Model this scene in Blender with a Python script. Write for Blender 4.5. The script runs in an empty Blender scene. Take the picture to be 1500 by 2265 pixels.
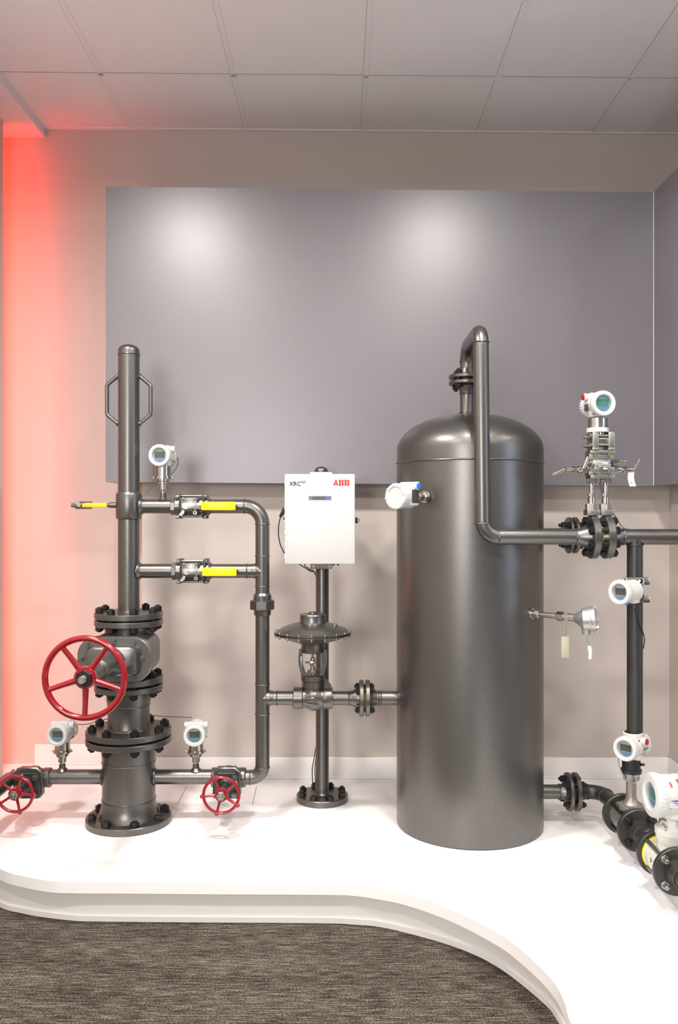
import bpy, bmesh, math, random
from mathutils import Vector, Matrix
random.seed(7)
sc = bpy.context.scene
C = sc.collection
PI = math.pi
# ------------------------------------------------------------------ camera, world, light, exposure
CZ, F = 1.4865, 1920.0
cd = bpy.data.cameras.new('camera'); cam = bpy.data.objects.new('camera', cd); C.objects.link(cam)
cd.sensor_fit = 'HORIZONTAL'; cd.sensor_width = 24.0; cd.lens = 24.0 * F / 1500.0
cd.clip_start = 0.05
cam.location = (0, 0, CZ); cam.rotation_euler = (PI / 2, 0, 0)
sc.camera = cam
w = bpy.data.worlds.new('world'); sc.world = w; w.use_nodes = True
w.node_tree.nodes['Background'].inputs[0].default_value = (0.93, 0.95, 1.0, 1)
w.node_tree.nodes['Background'].inputs[1].default_value = 0.29
sc.view_settings.view_transform = 'Standard'; sc.view_settings.look = 'None'
sc.view_settings.gamma = 1.0; sc.view_settings.use_curve_mapping = False
sc.view_settings.exposure = 0.06

def area(name, loc, aim, sx, sy, power, col, spread=180):
    l = bpy.data.lights.new(name, 'AREA'); l.shape = 'RECTANGLE'; l.size = sx; l.size_y = sy
    l.energy = power; l.color = col; l.spread = math.radians(spread)
    o = bpy.data.objects.new(name, l); C.objects.link(o); o.location = loc
    d = Vector(aim) - Vector(loc)
    o.rotation_euler = d.to_track_quat('-Z', 'Y').to_euler()
    return o
# ceiling downlights of the showroom, in rows 1.65 m apart
WARM = (1.0, 0.955, 0.91)
for lx, ly, pw in ((-1.0, 2.42, 56), (0.65, 2.42, 46), (2.3, 2.42, 12), (-1.0, 0.7, 40), (0.65, 0.7, 36), (2.3, 0.7, 16)):
    area('ceiling_downlight', (lx, ly, 3.44), (lx, ly + 0.12, 0), 0.24, 0.24, pw, WARM, 166)
area('window_daylight', (2.75, 2.05, 1.95), (0.2, 3.5, 1.5), 0.45, 1.9, 13, (0.66, 0.77, 1.0))
area('room_light', (-1.1, -1.6, 2.0), (0.0, 3.6, 0.5), 0.9, 1.2, 19, (1.0, 0.96, 0.94), 80)
area('added_left_fill', (-3.2, -2.6, 1.6), (-0.5, 3.6, 2.4), 1.6, 1.8, 190, (0.90, 0.90, 1.0))  # added fill from behind left, brightens the ceiling's left side; no known window
# red light strip behind the side partition
area('red_strip_light', (-1.760, 4.430, 1.80), (-1.69, 4.575, 1.80), 0.02, 3.20, 12.5, (1.0, 0.036, 0.013))

# ------------------------------------------------------------------ materials
def lin(r, g, b):
    f = lambda c: ((c / 255 + 0.055) / 1.055) ** 2.4 if c > 10 else c / 255 / 12.92
    return (f(r), f(g), f(b), 1)
def mat(name, col, rough=0.5, metal=0.0, noise=None, bump=None, coat=0.0, spec=0.5, emit=None):
    m = bpy.data.materials.new(name); m.use_nodes = True
    nt = m.node_tree; b = nt.nodes['Principled BSDF']
    col = tuple(col) + ((1,) if len(col) == 3 else ())
    b.inputs['Base Color'].default_value = col; b.inputs['Roughness'].default_value = rough
    b.inputs['Metallic'].default_value = metal; b.inputs['Coat Weight'].default_value = coat
    b.inputs['Coat Roughness'].default_value = 0.1
    b.inputs['Specular IOR Level'].default_value = spec
    if emit:
        b.inputs['Emission Color'].default_value = tuple(emit[:3]) + (1,); b.inputs['Emission Strength'].default_value = emit[3]
    tc = nt.nodes.new('ShaderNodeTexCoord')
    if noise:                                   # (scale, amount): fine mottling of the colour
        n = nt.nodes.new('ShaderNodeTexNoise'); n.inputs['Scale'].default_value = noise[0]; n.inputs['Detail'].default_value = 3
        nt.links.new(tc.outputs['Object'], n.inputs['Vector'])
        r = nt.nodes.new('ShaderNodeValToRGB')
        a = noise[1]
        r.color_ramp.elements[0].position = 0.36; r.color_ramp.elements[1].position = 0.66
        r.color_ramp.elements[0].color = tuple(c * (1 - a) for c in col[:3]) + (1,)
        r.color_ramp.elements[1].color = tuple(min(1, c * (1 + a)) for c in col[:3]) + (1,)
        nt.links.new(n.outputs['Fac'], r.inputs['Fac']); nt.links.new(r.outputs['Color'], b.inputs['Base Color'])
    if bump:                                    # (scale, strength, distance)
        n2 = nt.nodes.new('ShaderNodeTexNoise'); n2.inputs['Scale'].default_value = bump[0]; n2.inputs['Detail'].default_value = 2
        nt.links.new(tc.outputs['Object'], n2.inputs['Vector'])
        bp = nt.nodes.new('ShaderNodeBump'); bp.inputs['Strength'].default_value = bump[1]; bp.inputs['Distance'].default_value = bump[2]
        nt.links.new(n2.outputs['Fac'], bp.inputs['Height']); nt.links.new(bp.outputs['Normal'], b.inputs['Normal'])
    return m
PAINT = mat('hammered_grey_paint', (0.168, 0.160, 0.150), 0.32, 0.88, noise=(800, 0.28), bump=(600, 0.22, 0.0008))
TANKP = mat('satin_grey_tank_paint', (0.165, 0.157, 0.148), 0.36, 0.88, noise=(800, 0.25), bump=(600, 0.18, 0.0006))
DARKP = mat('dark_grey_paint', (0.062, 0.060, 0.056), 0.40, 0.65, noise=(800, 0.18), bump=(600, 0.15, 0.0006))
BLACK = mat('black_bolt_finish', (0.012, 0.012, 0.012), 0.38, 0.3)
RUBBER = mat('black_plastic', (0.010, 0.010, 0.011), 0.45)
STEEL = mat('stainless_steel', (0.52, 0.49, 0.44), 0.24, 1.0, noise=(60, 0.10))
BRUSH = mat('brushed_steel', (0.38, 0.365, 0.34), 0.40, 1.0, noise=(90, 0.12), bump=(200, 0.1, 0.0005))
CAST = mat('cast_steel', (0.20, 0.195, 0.185), 0.33, 0.88, noise=(600, 0.18), bump=(400, 0.2, 0.0006))
BRASS = mat('yellow_zinc_steel', (0.62, 0.50, 0.22), 0.3, 1.0)
WHITE = mat('white_enamel', (0.60, 0.595, 0.58), 0.30, coat=0.2)
CREAM = mat('cream_enamel', (0.60, 0.59, 0.53), 0.32, coat=0.2)
BOXW = mat('white_box_enamel', (0.62, 0.61, 0.59), 0.5)
ALU = mat('cast_aluminium', (0.50, 0.50, 0.49), 0.40, 0.85, bump=(150, 0.2, 0.0008))
RED = mat('red_gloss_paint', (0.27, 0.002, 0.008), 0.22, coat=0.6, bump=(90, 0.2, 0.0008))
YEL = mat('yellow_vinyl', (0.93, 0.72, 0.0), 0.38)
YEL2 = mat('golden_yellow_vinyl', (0.88, 0.52, 0.02), 0.38)
REDPL = mat('red_plastic_plug', (0.33, 0.006, 0.016), 0.4)
BLUEPL = mat('blue_plastic_plug', (0.02, 0.16, 0.62), 0.4)
LCDRIM = mat('display_surround', (0.30, 0.36, 0.36), 0.35)
LCD = mat('liquid_crystal_screen', (0.055, 0.072, 0.055), 0.3)
LCDT = mat('teal_display_surround', (0.16, 0.34, 0.36), 0.35)
LCDG = mat('green_liquid_crystal_screen', (0.05, 0.19, 0.15), 0.3)
KEYS = mat('pale_blue_keypad', (0.13, 0.22, 0.32), 0.35)
KEYM = mat('keypad_mark', (0.06, 0.14, 0.28), 0.4)
LCDB = mat('blue_strip_screen', (0.10, 0.12, 0.26), 0.3)
LCDC = mat('grey_green_strip_screen', (0.05, 0.07, 0.05), 0.3)
INK = mat('black_print', (0.012, 0.012, 0.015), 0.5)
REDINK = mat('red_print', (0.72, 0.008, 0.012), 0.5)
LABELG = mat('dark_rating_plate', (0.05, 0.05, 0.05), 0.35)
PAPER = mat('white_paper_tag', (0.62, 0.62, 0.60), 0.7)
GREYLAB = mat('pale_grey_sticker', (0.62, 0.62, 0.68), 0.5)
PALETAG = mat('pale_green_tag', (0.40, 0.40, 0.30), 0.6)
CABLE = mat('grey_cable_jacket', (0.10, 0.10, 0.10), 0.5)
GREYCAB = mat('mid_grey_cable_jacket', (0.28, 0.27, 0.26), 0.5)
WALL = mat('greige_wall_paint', (0.570, 0.510, 0.465), 0.85, noise=(3.0, 0.012), bump=(260, 0.10, 0.0006), spec=0.25)
PANEL = mat('mauve_grey_satin_panel', (0.174, 0.160, 0.174), 0.34, noise=(400, 0.04), bump=(300, 0.12, 0.0006), spec=0.85)
CEIL = mat('white_ceiling_tile', (0.83, 0.815, 0.82), 0.9, bump=(380, 0.12, 0.0006), spec=0.2)
BAR = mat('ceiling_grid_metal', (0.81, 0.795, 0.80), 0.8)
DECK = mat('white_deck_laminate', (0.90, 0.885, 0.88), 0.36, noise=(2.2, 0.01), spec=0.45)
EDGE = mat('white_painted_edge', (0.88, 0.87, 0.85), 0.6, bump=(40, 0.15, 0.002))
KICK = mat('off_white_kick_board', (0.86, 0.84, 0.79), 0.6)
BASEB = mat('white_baseboard', (0.86, 0.83, 0.81), 0.42)
JOINT_SHADE = mat('dark_joint_and_shade', (0.10, 0.09, 0.09), 0.8)  # deck joints, also the painted shadow lines of the ceiling grid

def glass_mat():
    m = bpy.data.materials.new('display_window_glass'); m.use_nodes = True; nt = m.node_tree
    nt.nodes.remove(nt.nodes['Principled BSDF']); out = nt.nodes['Material Output']
    t = nt.nodes.new('ShaderNodeBsdfTransparent'); g = nt.nodes.new('ShaderNodeBsdfGlossy'); g.inputs['Roughness'].default_value = 0.03
    lw = nt.nodes.new('ShaderNodeLayerWeight'); lw.inputs['Blend'].default_value = 0.5
    pw = nt.nodes.new('ShaderNodeMath'); pw.operation = 'POWER'; pw.inputs[1].default_value = 5.0
    ma = nt.nodes.new('ShaderNodeMath'); ma.operation = 'MULTIPLY_ADD'; ma.inputs[1].default_value = 0.8; ma.inputs[2].default_value = 0.03
    nt.links.new(lw.outputs['Facing'], pw.inputs[0]); nt.links.new(pw.outputs[0], ma.inputs[0])
    mx = nt.nodes.new('ShaderNodeMixShader')
    nt.links.new(ma.outputs[0], mx.inputs[0]); nt.links.new(t.outputs[0], mx.inputs[1]); nt.links.new(g.outputs[0], mx.inputs[2])
    nt.links.new(mx.outputs[0], out.inputs['Surface'])
    return m
GLASS = glass_mat()

def carpet_mat():
    m = bpy.data.materials.new('streaked_loop_carpet'); m.use_nodes = True; nt = m.node_tree
    b = nt.nodes['Principled BSDF']; b.inputs['Roughness'].default_value = 0.95; b.inputs['Specular IOR Level'].default_value = 0.1
    tc = nt.nodes.new('ShaderNodeTexCoord')
    def nz(sx, sy, det=2, rough=0.5):
        mp = nt.nodes.new('ShaderNodeMapping'); mp.inputs['Scale'].default_value = (sx, sy, 1)
        n = nt.nodes.new('ShaderNodeTexNoise'); n.inputs['Scale'].default_value = 1; n.inputs['Detail'].default_value = det
        n.inputs['Roughness'].default_value = rough
        nt.links.new(tc.outputs['Object'], mp.inputs['Vector']); nt.links.new(mp.outputs[0], n.inputs['Vector'])
        return n.outputs['Fac']
    def mth(op, a, bb):
        x = nt.nodes.new('ShaderNodeMath'); x.operation = op
        for i, s in enumerate((a, bb)):
            if isinstance(s, (int, float)): x.inputs[i].default_value = s
            else: nt.links.new(s, x.inputs[i])
        return x.outputs[0]
    streak = nz(14, 125, 2, 0.65); loops = nz(170, 215, 1.5); broad = nz(2.2, 11, 3, 0.6)
    sp = nt.nodes.new('ShaderNodeSeparateXYZ'); nt.links.new(tc.outputs['Object'], sp.inputs[0])
    rib = mth('MULTIPLY_ADD', mth('SINE', mth('MULTIPLY', sp.outputs['Y'], 722.0), 0), 0.5)
    rib.node.inputs[2].default_value = 0.5
    fac = mth('ADD', mth('ADD', mth('ADD', mth('MULTIPLY', streak, 0.44), mth('MULTIPLY', loops, 0.44)), mth('MULTIPLY', broad, 0.16)), mth('MULTIPLY', rib, 0.09))
    r = nt.nodes.new('ShaderNodeValToRGB'); e = r.color_ramp.elements
    e[0].position = 0.44; e[0].color = (0.018, 0.013, 0.009, 1); e[1].position = 0.70; e[1].color = (0.235, 0.208, 0.170, 1)
    mid = e.new(0.565); mid.color = (0.070, 0.057, 0.044, 1)
    nt.links.new(fac, r.inputs['Fac']); nt.links.new(r.outputs[0], b.inputs['Base Color'])
    bp = nt.nodes.new('ShaderNodeBump'); bp.inputs['Strength'].default_value = 0.6; bp.inputs['Distance'].default_value = 0.004
    nt.links.new(mth('ADD', loops, streak), bp.inputs['Height']); nt.links.new(bp.outputs[0], b.inputs['Normal'])
    return m
CARPET = carpet_mat()

# ------------------------------------------------------------------ helpers
def P(u, v, d): return Vector(((u - 750) * d / F, d, CZ - (v - 1132.5) * d / F))
def on_z(u, v, z):
    d = (CZ - z) * F / (v - 1132.5); return Vector(((u - 750) * d / F, d, z))
X_, Y_, Z_ = Vector((1, 0, 0)), Vector((0, 1, 0)), Vector((0, 0, 1))

class B:
    """collects shapes in a bmesh and links them as one mesh object"""
    def __init__(s, M=None): s.bm = bmesh.new(); s.M = M or Matrix.Identity(4); s.mi = 0; s.ang = 32
    def _v(s, co): return s.bm.verts.new(s.M @ Vector(co))
    def _f(s, vs):
        try:
            f = s.bm.faces.new(vs); f.material_index = s.mi; f.smooth = True; return f
        except ValueError: return None
    def frame(s, ax, e1=None):
        ax = Vector(ax).normalized()
        if e1 is None: e1 = X_ if abs(ax.x) < 0.8 else Z_
        e1 = Vector(e1); e1 = (e1 - ax * e1.dot(ax)).normalized()
        return ax, e1, ax.cross(e1)
    def lathe(s, o, ax, prof, n=40, e1=None, caps=True):
        ax, e1, e2 = s.frame(ax, e1); o = Vector(o); rings = []
        for t, r in prof:
            if r <= 1e-6: rings.append([s._v(o + ax * t)])
            else: rings.append([s._v(o + ax * t + (e1 * math.cos(2 * PI * k / n) + e2 * math.sin(2 * PI * k / n)) * r) for k in range(n)])
        for a, b in zip(rings, rings[1:]):
            if len(a) == 1 and len(b) == 1: continue
            for k in range(n):
                j = (k + 1) % n
                if len(a) == 1: s._f((a[0], b[j], b[k]))
                elif len(b) == 1: s._f((a[k], a[j], b[0]))
                else: s._f((a[k], a[j], b[j], b[k]))
        if caps:
            if len(rings[0]) > 1: s._f(rings[0][::-1])
            if len(rings[-1]) > 1: s._f(rings[-1])
        return s
    def cyl(s, a, b, r, n=28, r2=None, bev=0.0):
        a, b = Vector(a), Vector(b); L = (b - a).length; r2 = r if r2 is None else r2
        pr = [(0, r), (L, r2)] if not bev else [(0, r - bev), (bev, r), (L - bev, r2), (L, r2 - bev)]
        return s.lathe(a, b - a, pr, n)
    def hexa(s, o, ax, r, h, e1=None, n=6):
        c = r * 0.08
        return s.lathe(o, ax, [(0, r - c), (c, r), (h - c, r), (h, r - c)], n, e1)
    def tube(s, pts, r, n=20, closed=False):
        pts = [Vector(p) for p in pts]; N = len(pts); rr = r if isinstance(r, (list, tuple)) else [r] * N
        tan = []
        for i in range(N):
            a = pts[i - 1] if (i > 0 or closed) else pts[i]; b = pts[(i + 1) % N] if (i < N - 1 or closed) else pts[i]
            tan.append((b - a).normalized())
        _, e1, _ = s.frame(tan[0]); rings = []
        for i in range(N):
            e1 = (e1 - tan[i] * e1.dot(tan[i])).normalized(); e2 = tan[i].cross(e1)
            rings.append([s._v(pts[i] + (e1 * math.cos(2 * PI * k / n) + e2 * math.sin(2 * PI * k / n)) * rr[i]) for k in range(n)])
        seq = list(zip(rings, rings[1:])) + ([(rings[-1], rings[0])] if closed else [])
        for a, b in seq:
            for k in range(n): j = (k + 1) % n; s._f((a[k], a[j], b[j], b[k]))
        if not closed: s._f(rings[0][::-1]); s._f(rings[-1])
        return s
    def ring(s, o, ax, R, r, n=56, m=12):
        ax, e1, e2 = s.frame(ax); o = Vector(o)
        return s.tube([o + (e1 * math.cos(2 * PI * k / n) + e2 * math.sin(2 * PI * k / n)) * R for k in range(n)], r, m, True)
    def box(s, c, size, bev=0.0, R=None):
        c = Vector(c); hx, hy, hz = [q / 2 for q in size]; R = R or Matrix.Identity(3)
        vs = [s._v(c + R @ Vector((x * hx, y * hy, z * hz))) for x in (-1, 1) for y in (-1, 1) for z in (-1, 1)]
        fs = [s._f([vs[i] for i in q]) for q in ((0, 1, 3, 2), (4, 6, 7, 5), (0, 4, 5, 1), (2, 3, 7, 6), (0, 2, 6, 4), (1, 5, 7, 3))]
        if bev:
            ed = list({e for f in fs for e in f.edges})
            r = bmesh.ops.bevel(s.bm, geom=ed, offset=bev, segments=2, affect='EDGES', profile=0.5)
            for f in r['faces']: f.material_index = s.mi; f.smooth = True
        return s
    def bbox(s, a, b, bev=0.0):
        a, b = Vector(a), Vector(b); return s.box((a + b) / 2, [abs(q) for q in (b - a)], bev)
    def prism(s, pts, o, ux, uy, un, t0, t1, bev=0.0):
        """outline pts (2D) in the plane (ux,uy), extruded along un from t0 to t1; bev shrinks the t1 face"""
        o = Vector(o); n = len(pts)
        cx = sum(p[0] for p in pts) / n; cy = sum(p[1] for p in pts) / n
        def lay(t, sh):
            out = []
            for x, y in pts:
                dx, dy = x - cx, y - cy; L = math.hypot(dx, dy) or 1; k = (L - sh) / L
                out.append(s._v(o + ux * (cx + dx * k) + uy * (cy + dy * k) + un * t))
            return out
        ls = [lay(t0, 0), lay(t1, 0)] if not bev else [lay(t0, 0), lay(t1 - bev, 0), lay(t1, bev)]
        for a, b in zip(ls, ls[1:]):
            for k in range(n): j = (k + 1) % n; s._f((a[k], a[j], b[j], b[k]))
        s._f(ls[0][::-1]); s._f(ls[-1])
        return s
    def poly(s, pts): s._f([s._v(p) for p in pts]); return s
    def sphere(s, o, r, n=16): return s.lathe(o, Z_, [(-r * math.cos(PI * k / 8), r * math.sin(PI * k / 8)) for k in range(9)], n)
    def build(s, name, m, parent=None):
        bmesh.ops.recalc_face_normals(s.bm, faces=s.bm.faces)
        for e in s.bm.edges:
            if len(e.link_faces) == 2 and e.calc_face_angle(0) > math.radians(s.ang): e.smooth = False
        off = Vector(parent['_o']) if parent is not None else Vector((0, 0, 0))
        if off.length: bmesh.ops.translate(s.bm, verts=s.bm.verts, vec=-off)
        me = bpy.data.meshes.new(name); s.bm.to_mesh(me); s.bm.free()
        for q in (m if isinstance(m, (list, tuple)) else [m]): me.materials.append(q)
        o = bpy.data.objects.new(name, me); C.objects.link(o); o['_o'] = tuple(off)
        if parent is not None: o.parent = parent
        return o

def thing(name, loc, label, cat, group=None):
    o = bpy.data.objects.new(name, None); C.objects.link(o); o.location = loc; o.empty_display_size = 0.05
    o['_o'] = tuple(loc); o['label'] = label; o['category'] = cat
    if group: o['group'] = group
    return o
def tag(o, label, cat, group=None):
    o['label'] = label; o['category'] = cat
    if group: o['group'] = group
    return o
def struct(o): o['kind'] = 'structure'; return o

def fillet(pts, rad, n=10):
    """straight runs joined by round elbows"""
    pts = [Vector(p) for p in pts]; rad = rad if isinstance(rad, (list, tuple)) else [rad] * (len(pts) - 2)
    out = [pts[0]]
    for i in range(1, len(pts) - 1):
        p, a, b = pts[i], pts[i - 1], pts[i + 1]
        da, db = (a - p).normalized(), (b - p).normalized(); half = da.angle(db) / 2
        r = rad[i - 1]; L = r / math.tan(half); c = p + (da + db).normalized() * (r / math.sin(half))
        s0, s1 = p + da * L - c, p + db * L - c; ang = s0.angle(s1)
        for k in range(n + 1):
            t = k / n; out.append(c + (s0 * math.sin((1 - t) * ang) + s1 * math.sin(t * ang)) / math.sin(ang))
    out.append(pts[-1]); return out
def weld(b, o, ax, r): b.ring(o, ax, r + 0.0003, 0.0028, 40, 8)
def flange_profile(t0, t1, R, bev=0.003): return [(t0, R - bev), (t0 + bev, R), (t1 - bev, R), (t1, R - bev)]
def studs(T, o, ax, Rb, n, ph, t0, t1, rb=0.0085, hn=0.017, ext=0.010, m=None, e1=None, name='stud_bolt', hexr=1.85):
    m = m or BLACK
    for k in range(n):
        b = B(); a, f1, f2 = b.frame(ax, e1); an = ph + 2 * PI * k / n
        p = Vector(o) + (f1 * math.cos(an) + f2 * math.sin(an)) * Rb
        b.cyl(p + a * (t0 - hn - ext), p + a * (t1 + hn + ext), rb, 14, bev=0.0015)
        b.hexa(p + a * t1, a, rb * hexr, hn, f1); b.hexa(p + a * (t0 - hn), a, rb * hexr, hn, f1)
        b.build(name, m, T)
def cap_bolts(T, pts, ax, r, h, m, name='bolt', e1=None):
    for p in pts:
        b = B(); a = Vector(ax).normalized()
        b.lathe(p, a, [(0, r * 1.25), (h * 0.15, r * 1.25), (h * 0.15, r), (h * 0.8, r), (h * 0.8, r * 0.5), (h * 1.15, r * 0.45)], 6 if False else 12)
        b.hexa(Vector(p) + a * h * 0.15, a, r * 1.12, h * 0.62, e1); b.build(name, m, T)
def text(T, name, body, size, M, m, bold=0.0, depth=0.0006, sx=1.0, align='LEFT'):
    cu = bpy.data.curves.new(name, 'FONT'); cu.body = body; cu.size = size; cu.offset = bold; cu.extrude = depth; cu.align_x = align
    ob = bpy.data.objects.new(name, cu); C.objects.link(ob); bpy.context.view_layer.update()
    me = bpy.data.meshes.new_from_object(ob); bpy.data.objects.remove(ob)
    me.transform(Matrix.Diagonal((sx, 1, 1, 1))); me.transform(M)
    off = Vector(T['_o']); me.transform(Matrix.Translation(-off)); me.materials.clear(); me.materials.append(m)
    o = bpy.data.objects.new(name, me); C.objects.link(o); o.parent = T; o['_o'] = tuple(off); return o
def facing(o, right, up):
    right, up = Vector(right).normalized(), Vector(up).normalized(); n = right.cross(up)
    M = Matrix((right, up, n)).transposed().to_4x4(); M.translation = Vector(o); return M

# ------------------------------------------------------------------ the room
YW, YL, YP = 4.575, 4.335, 4.208          # upper wall, lower boxed-out wall, satin panel face
XR = 1.650                                # right wall (lower)
DZ = 0.1595                               # deck height
def ceil_z(x): return CZ + 2.006 - 0.0093 * x
b = B(); b.bbox((-6, -4, -0.05), (4.5, YW + 0.1, 0)); struct(b.build('floor', CARPET))
b = B(); b.bbox((-3.4, YW, -0.02), (1.92, YW + 0.10, 3.9)); struct(b.build('wall_back', WALL))
b = B(); b.bbox((-0.984, YL, -0.02), (1.80, YW, CZ + 0.17)); struct(b.build('wall_back_lower', WALL))
b = B(); b.bbox((XR, 3.0, -0.02), (1.80, YL, CZ + 0.17)); struct(b.build('wall_right_lower', WALL))
b = B(); b.bbox((1.89, 3.0, CZ + 0.1), (2.0, YW, 3.9)); struct(b.build('wall_right', WALL))
# satin panel along the back and right walls
b = B()
p = [P(234, 413, YP), P(1446.5, 425, YP), P(1455, 1075, YP), P(233.5, 1066, YP)]
q = [Vector((v.x, YW, v.z)) for v in p]
vs = [b._v(v) for v in p + q]
for ix in ((3, 2, 1, 0), (4, 5, 6, 7), (0, 1, 5, 4), (2, 3, 7, 6), (0, 4, 7, 3), (1, 2, 6, 5)): b._f([vs[i] for i in ix])
struct(b.build('wall_back_panel', PANEL))
xf = 1.5255; zt, zb = P(1446.5, 425, YP).z, P(1455, 1074, YP).z
b = B(); b.bbox((xf, 3.0, zb), (1.89, YP + 0.005, zt)); b.ang = 20; struct(b.build('wall_right_panel', PANEL))
b = B(); b.bbox((xf - 0.0018, YP - 0.003, zb), (xf + 0.001, YP, zt)); struct(b.build('trim_1', BAR))
# ceiling tiles
b = B()
b.poly([(-3.4, YW + .05, ceil_z(-3.4)), (2.1, YW + .05, ceil_z(2.1)), (2.1, -4, ceil_z(2.1)), (-3.4, -4, ceil_z(-3.4))])
b.poly([(-3.4, YW + .05, ceil_z(-3.4) + .1), (-3.4, -4, ceil_z(-3.4) + .1), (2.1, -4, ceil_z(2.1) + .1), (2.1, YW + .05, ceil_z(2.1) + .1)])
ceiling = struct(b.build('ceiling', CEIL))
def ceil_strip(x0, x1, y0, y1, drop, bb):
    z0, z1 = ceil_z(x0), ceil_z(x1)
    vs = [bb._v(c) for c in ((x0, y0, z0), (x1, y0, z1), (x1, y1, z1), (x0, y1, z0), (x0, y0, z0 - drop), (x1, y0, z1 - drop), (x1, y1, z1 - drop), (x0, y1, z0 - drop))]
    for ix in ((0, 1, 2, 3), (7, 6, 5, 4), (0, 4, 5, 1), (1, 5, 6, 2), (2, 6, 7, 3), (3, 7, 4, 0)): bb._f([vs[i] for i in ix])
b = B()
for k in range(-1, 6):
    x = -1.096 + 0.6095 * k
    if x > -1.55: ceil_strip(x - 0.012, x + 0.012, -4, YW, 0.0018, b)
for k in range(-1, 13):
    y = 3.995 - 0.61 * k
    if y < YW: ceil_strip(-1.56, 1.9, y - 0.012, y + 0.012, 0.0018, b)
ceil_strip(-1.56, 1.9, YW - 0.022, YW, 0.004, b)
struct(b.build('trim_2', BAR))
# thin dark strips that paint in the shadow line beside each grid bar
b = B()
for k in range(-1, 6):
    x = -1.096 + 0.6095 * k
    if x > -1.55: ceil_strip(x - 0.0130, x - 0.012, -4, YW - .02, 0.0012, b)
for k in range(0, 13):
    ceil_strip(-1.55, 1.9, 3.995 - 0.61 * k - 0.0130, 3.995 - 0.61 * k - 0.012, 0.0012, b)
struct(b.build('trim_shadow_lines', JOINT_SHADE))
# lowered ceiling edge over the light alcove, and the partition at the left
zl = P(100, 304, YW).z
b = B(); b.bbox((-3.4, -4, zl), (-1.551, YW, ceil_z(-1.55) + 0.02)); struct(b.build('ceiling_left_soffit', CEIL))
b = B(); b.bbox((-3.4, -1.0, 0), (-1.698, 4.386, zl)); struct(b.build('wall_left', WALL))
# baseboards
def baseboard(name, x0, x1, y, z1):
    b = B(); b.bbox((x0, y - 0.012, DZ), (x1, y, z1), 0.002); b.bbox((x0, y - 0.019, DZ), (x1, y, DZ + 0.010), 0.003)
    return struct(b.build(name, BASEB))
baseboard('baseboard_left', P(78, 1645, YW).x, -0.984, YW, P(78, 1645, YW).z)
baseboard('baseboard_back', -0.984, XR, YL, P(800, 1674, YL).z)
b = B(); b.bbox((XR - 0.012, 3.0, DZ), (XR, YL, P(800, 1674, YL).z), 0.002); struct(b.build('baseboard_right', BASEB))

# ------------------------------------------------------------------ display platform
T = thing('display_platform', (0.2, 3.6, 0), 'low white display platform with a wavy front edge that everything stands on', 'platform')
def smooth(pts, n=6):
    out = []
    for i in range(len(pts) - 1):
        p0, p1, p2, p3 = pts[max(i - 1, 0)], pts[i], pts[i + 1], pts[min(i + 2, len(pts) - 1)]
        for k in range(n):
            t = k / n
            out.append(tuple(0.5 * (2 * p1[j] + (p2[j] - p0[j]) * t + (2 * p0[j] - 5 * p1[j] + 4 * p2[j] - p3[j]) * t * t + (3 * p1[j] - p0[j] - 3 * p2[j] + p3[j]) * t ** 3) for j in (0, 1)))
    out.append(tuple(pts[-1])); return out
top = [(0, 1922), (50, 1937.5), (100, 1947), (150, 1950.5), (300, 1951.5), (500, 1953), (700, 1954), (780, 1956), (840, 1964.5), (900, 1977), (1000, 2012), (1100, 2063), (1150, 2099), (1200, 2144), (1230, 2180), (1250, 2220), (1261, 2258)]
de = [(-1.74, 4.30), (-1.70, 3.85), (-1.52, 3.46)] + [tuple(on_z(u, v, DZ)[:2]) for u, v in top] + [(0.607, 2.05), (0.60, 1.6), (0.59, 0.9), (0.59, 0.25)]
kk = [(0, 2003), (50, 2018), (100, 2027), (150, 2033), (200, 2036), (400, 2038), (700, 2040), (780, 2043), (860, 2052), (1000, 2090), (1100, 2135), (1200, 2212), (1240, 2260)]
ke = [(-1.70, 4.25), (-1.66, 3.85), (-1.50, 3.49)] + [tuple(on_z(u, v, 0)[:2]) for u, v in kk] + [(0.662, 2.3), (0.668, 2.05), (0.66, 1.6), (0.65, 0.9), (0.65, 0.30)]
de, ke = smooth(de), smooth(ke)
def slab(b, outline, z0, z1, back):
    full = list(outline) + back
    lo = [b._v((x, y, z0)) for x, y in full]; hi = [b._v((x, y, z1)) for x, y in full]; n = len(full)
    b._f(hi); b._f(lo[::-1])
    for k in range(n): j = (k + 1) % n; b._f((lo[k], lo[j], hi[j], hi[k]))
back_d = [(XR, 0.25), (XR, YL), (-0.984, YL), (-0.984, YW), (-1.95, YW), (-1.95, 4.39), (-1.74, 4.39)]
b = B(); slab(b, de, DZ - 0.041, DZ, back_d)
for f in b.bm.faces:
    f.material_index = 0 if abs(f.calc_center_median().z - DZ) < 1e-4 else 1
b.build('deck', [DECK, EDGE], T)
b = B(); slab(b, ke, 0.0, DZ - 0.041, [(1.62, 0.30), (1.62, 4.30), (-0.95, 4.30), (-0.95, 4.54), (-1.66, 4.54)])
b.build('kick_board', KICK, T)
def offset(pl, d):
    out = []
    for i in range(len(pl)):
        a, c = pl[max(i - 1, 0)], pl[min(i + 1, len(pl) - 1)]; tx, ty = c[0] - a[0], c[1] - a[1]; L = math.hypot(tx, ty) or 1
        out.append((pl[i][0] + ty / L * d, pl[i][1] - tx / L * d))
    return out
b = B(); k1 = ke[8:]; k0 = offset(k1, -0.0)
ko = offset(k1, 0.007) ; n = len(k1)
va = [[b._v((x, y, z)) for x, y in pl] for pl, z in ((k1, 0.021), (ko, 0.019), (ko, 0.0), (k1, 0.0))]
for a, c in zip(va, va[1:]):
    for i in range(n - 1): b._f((a[i], a[i + 1], c[i + 1], c[i]))
b.build('base_bead', BASEB, T)
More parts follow.
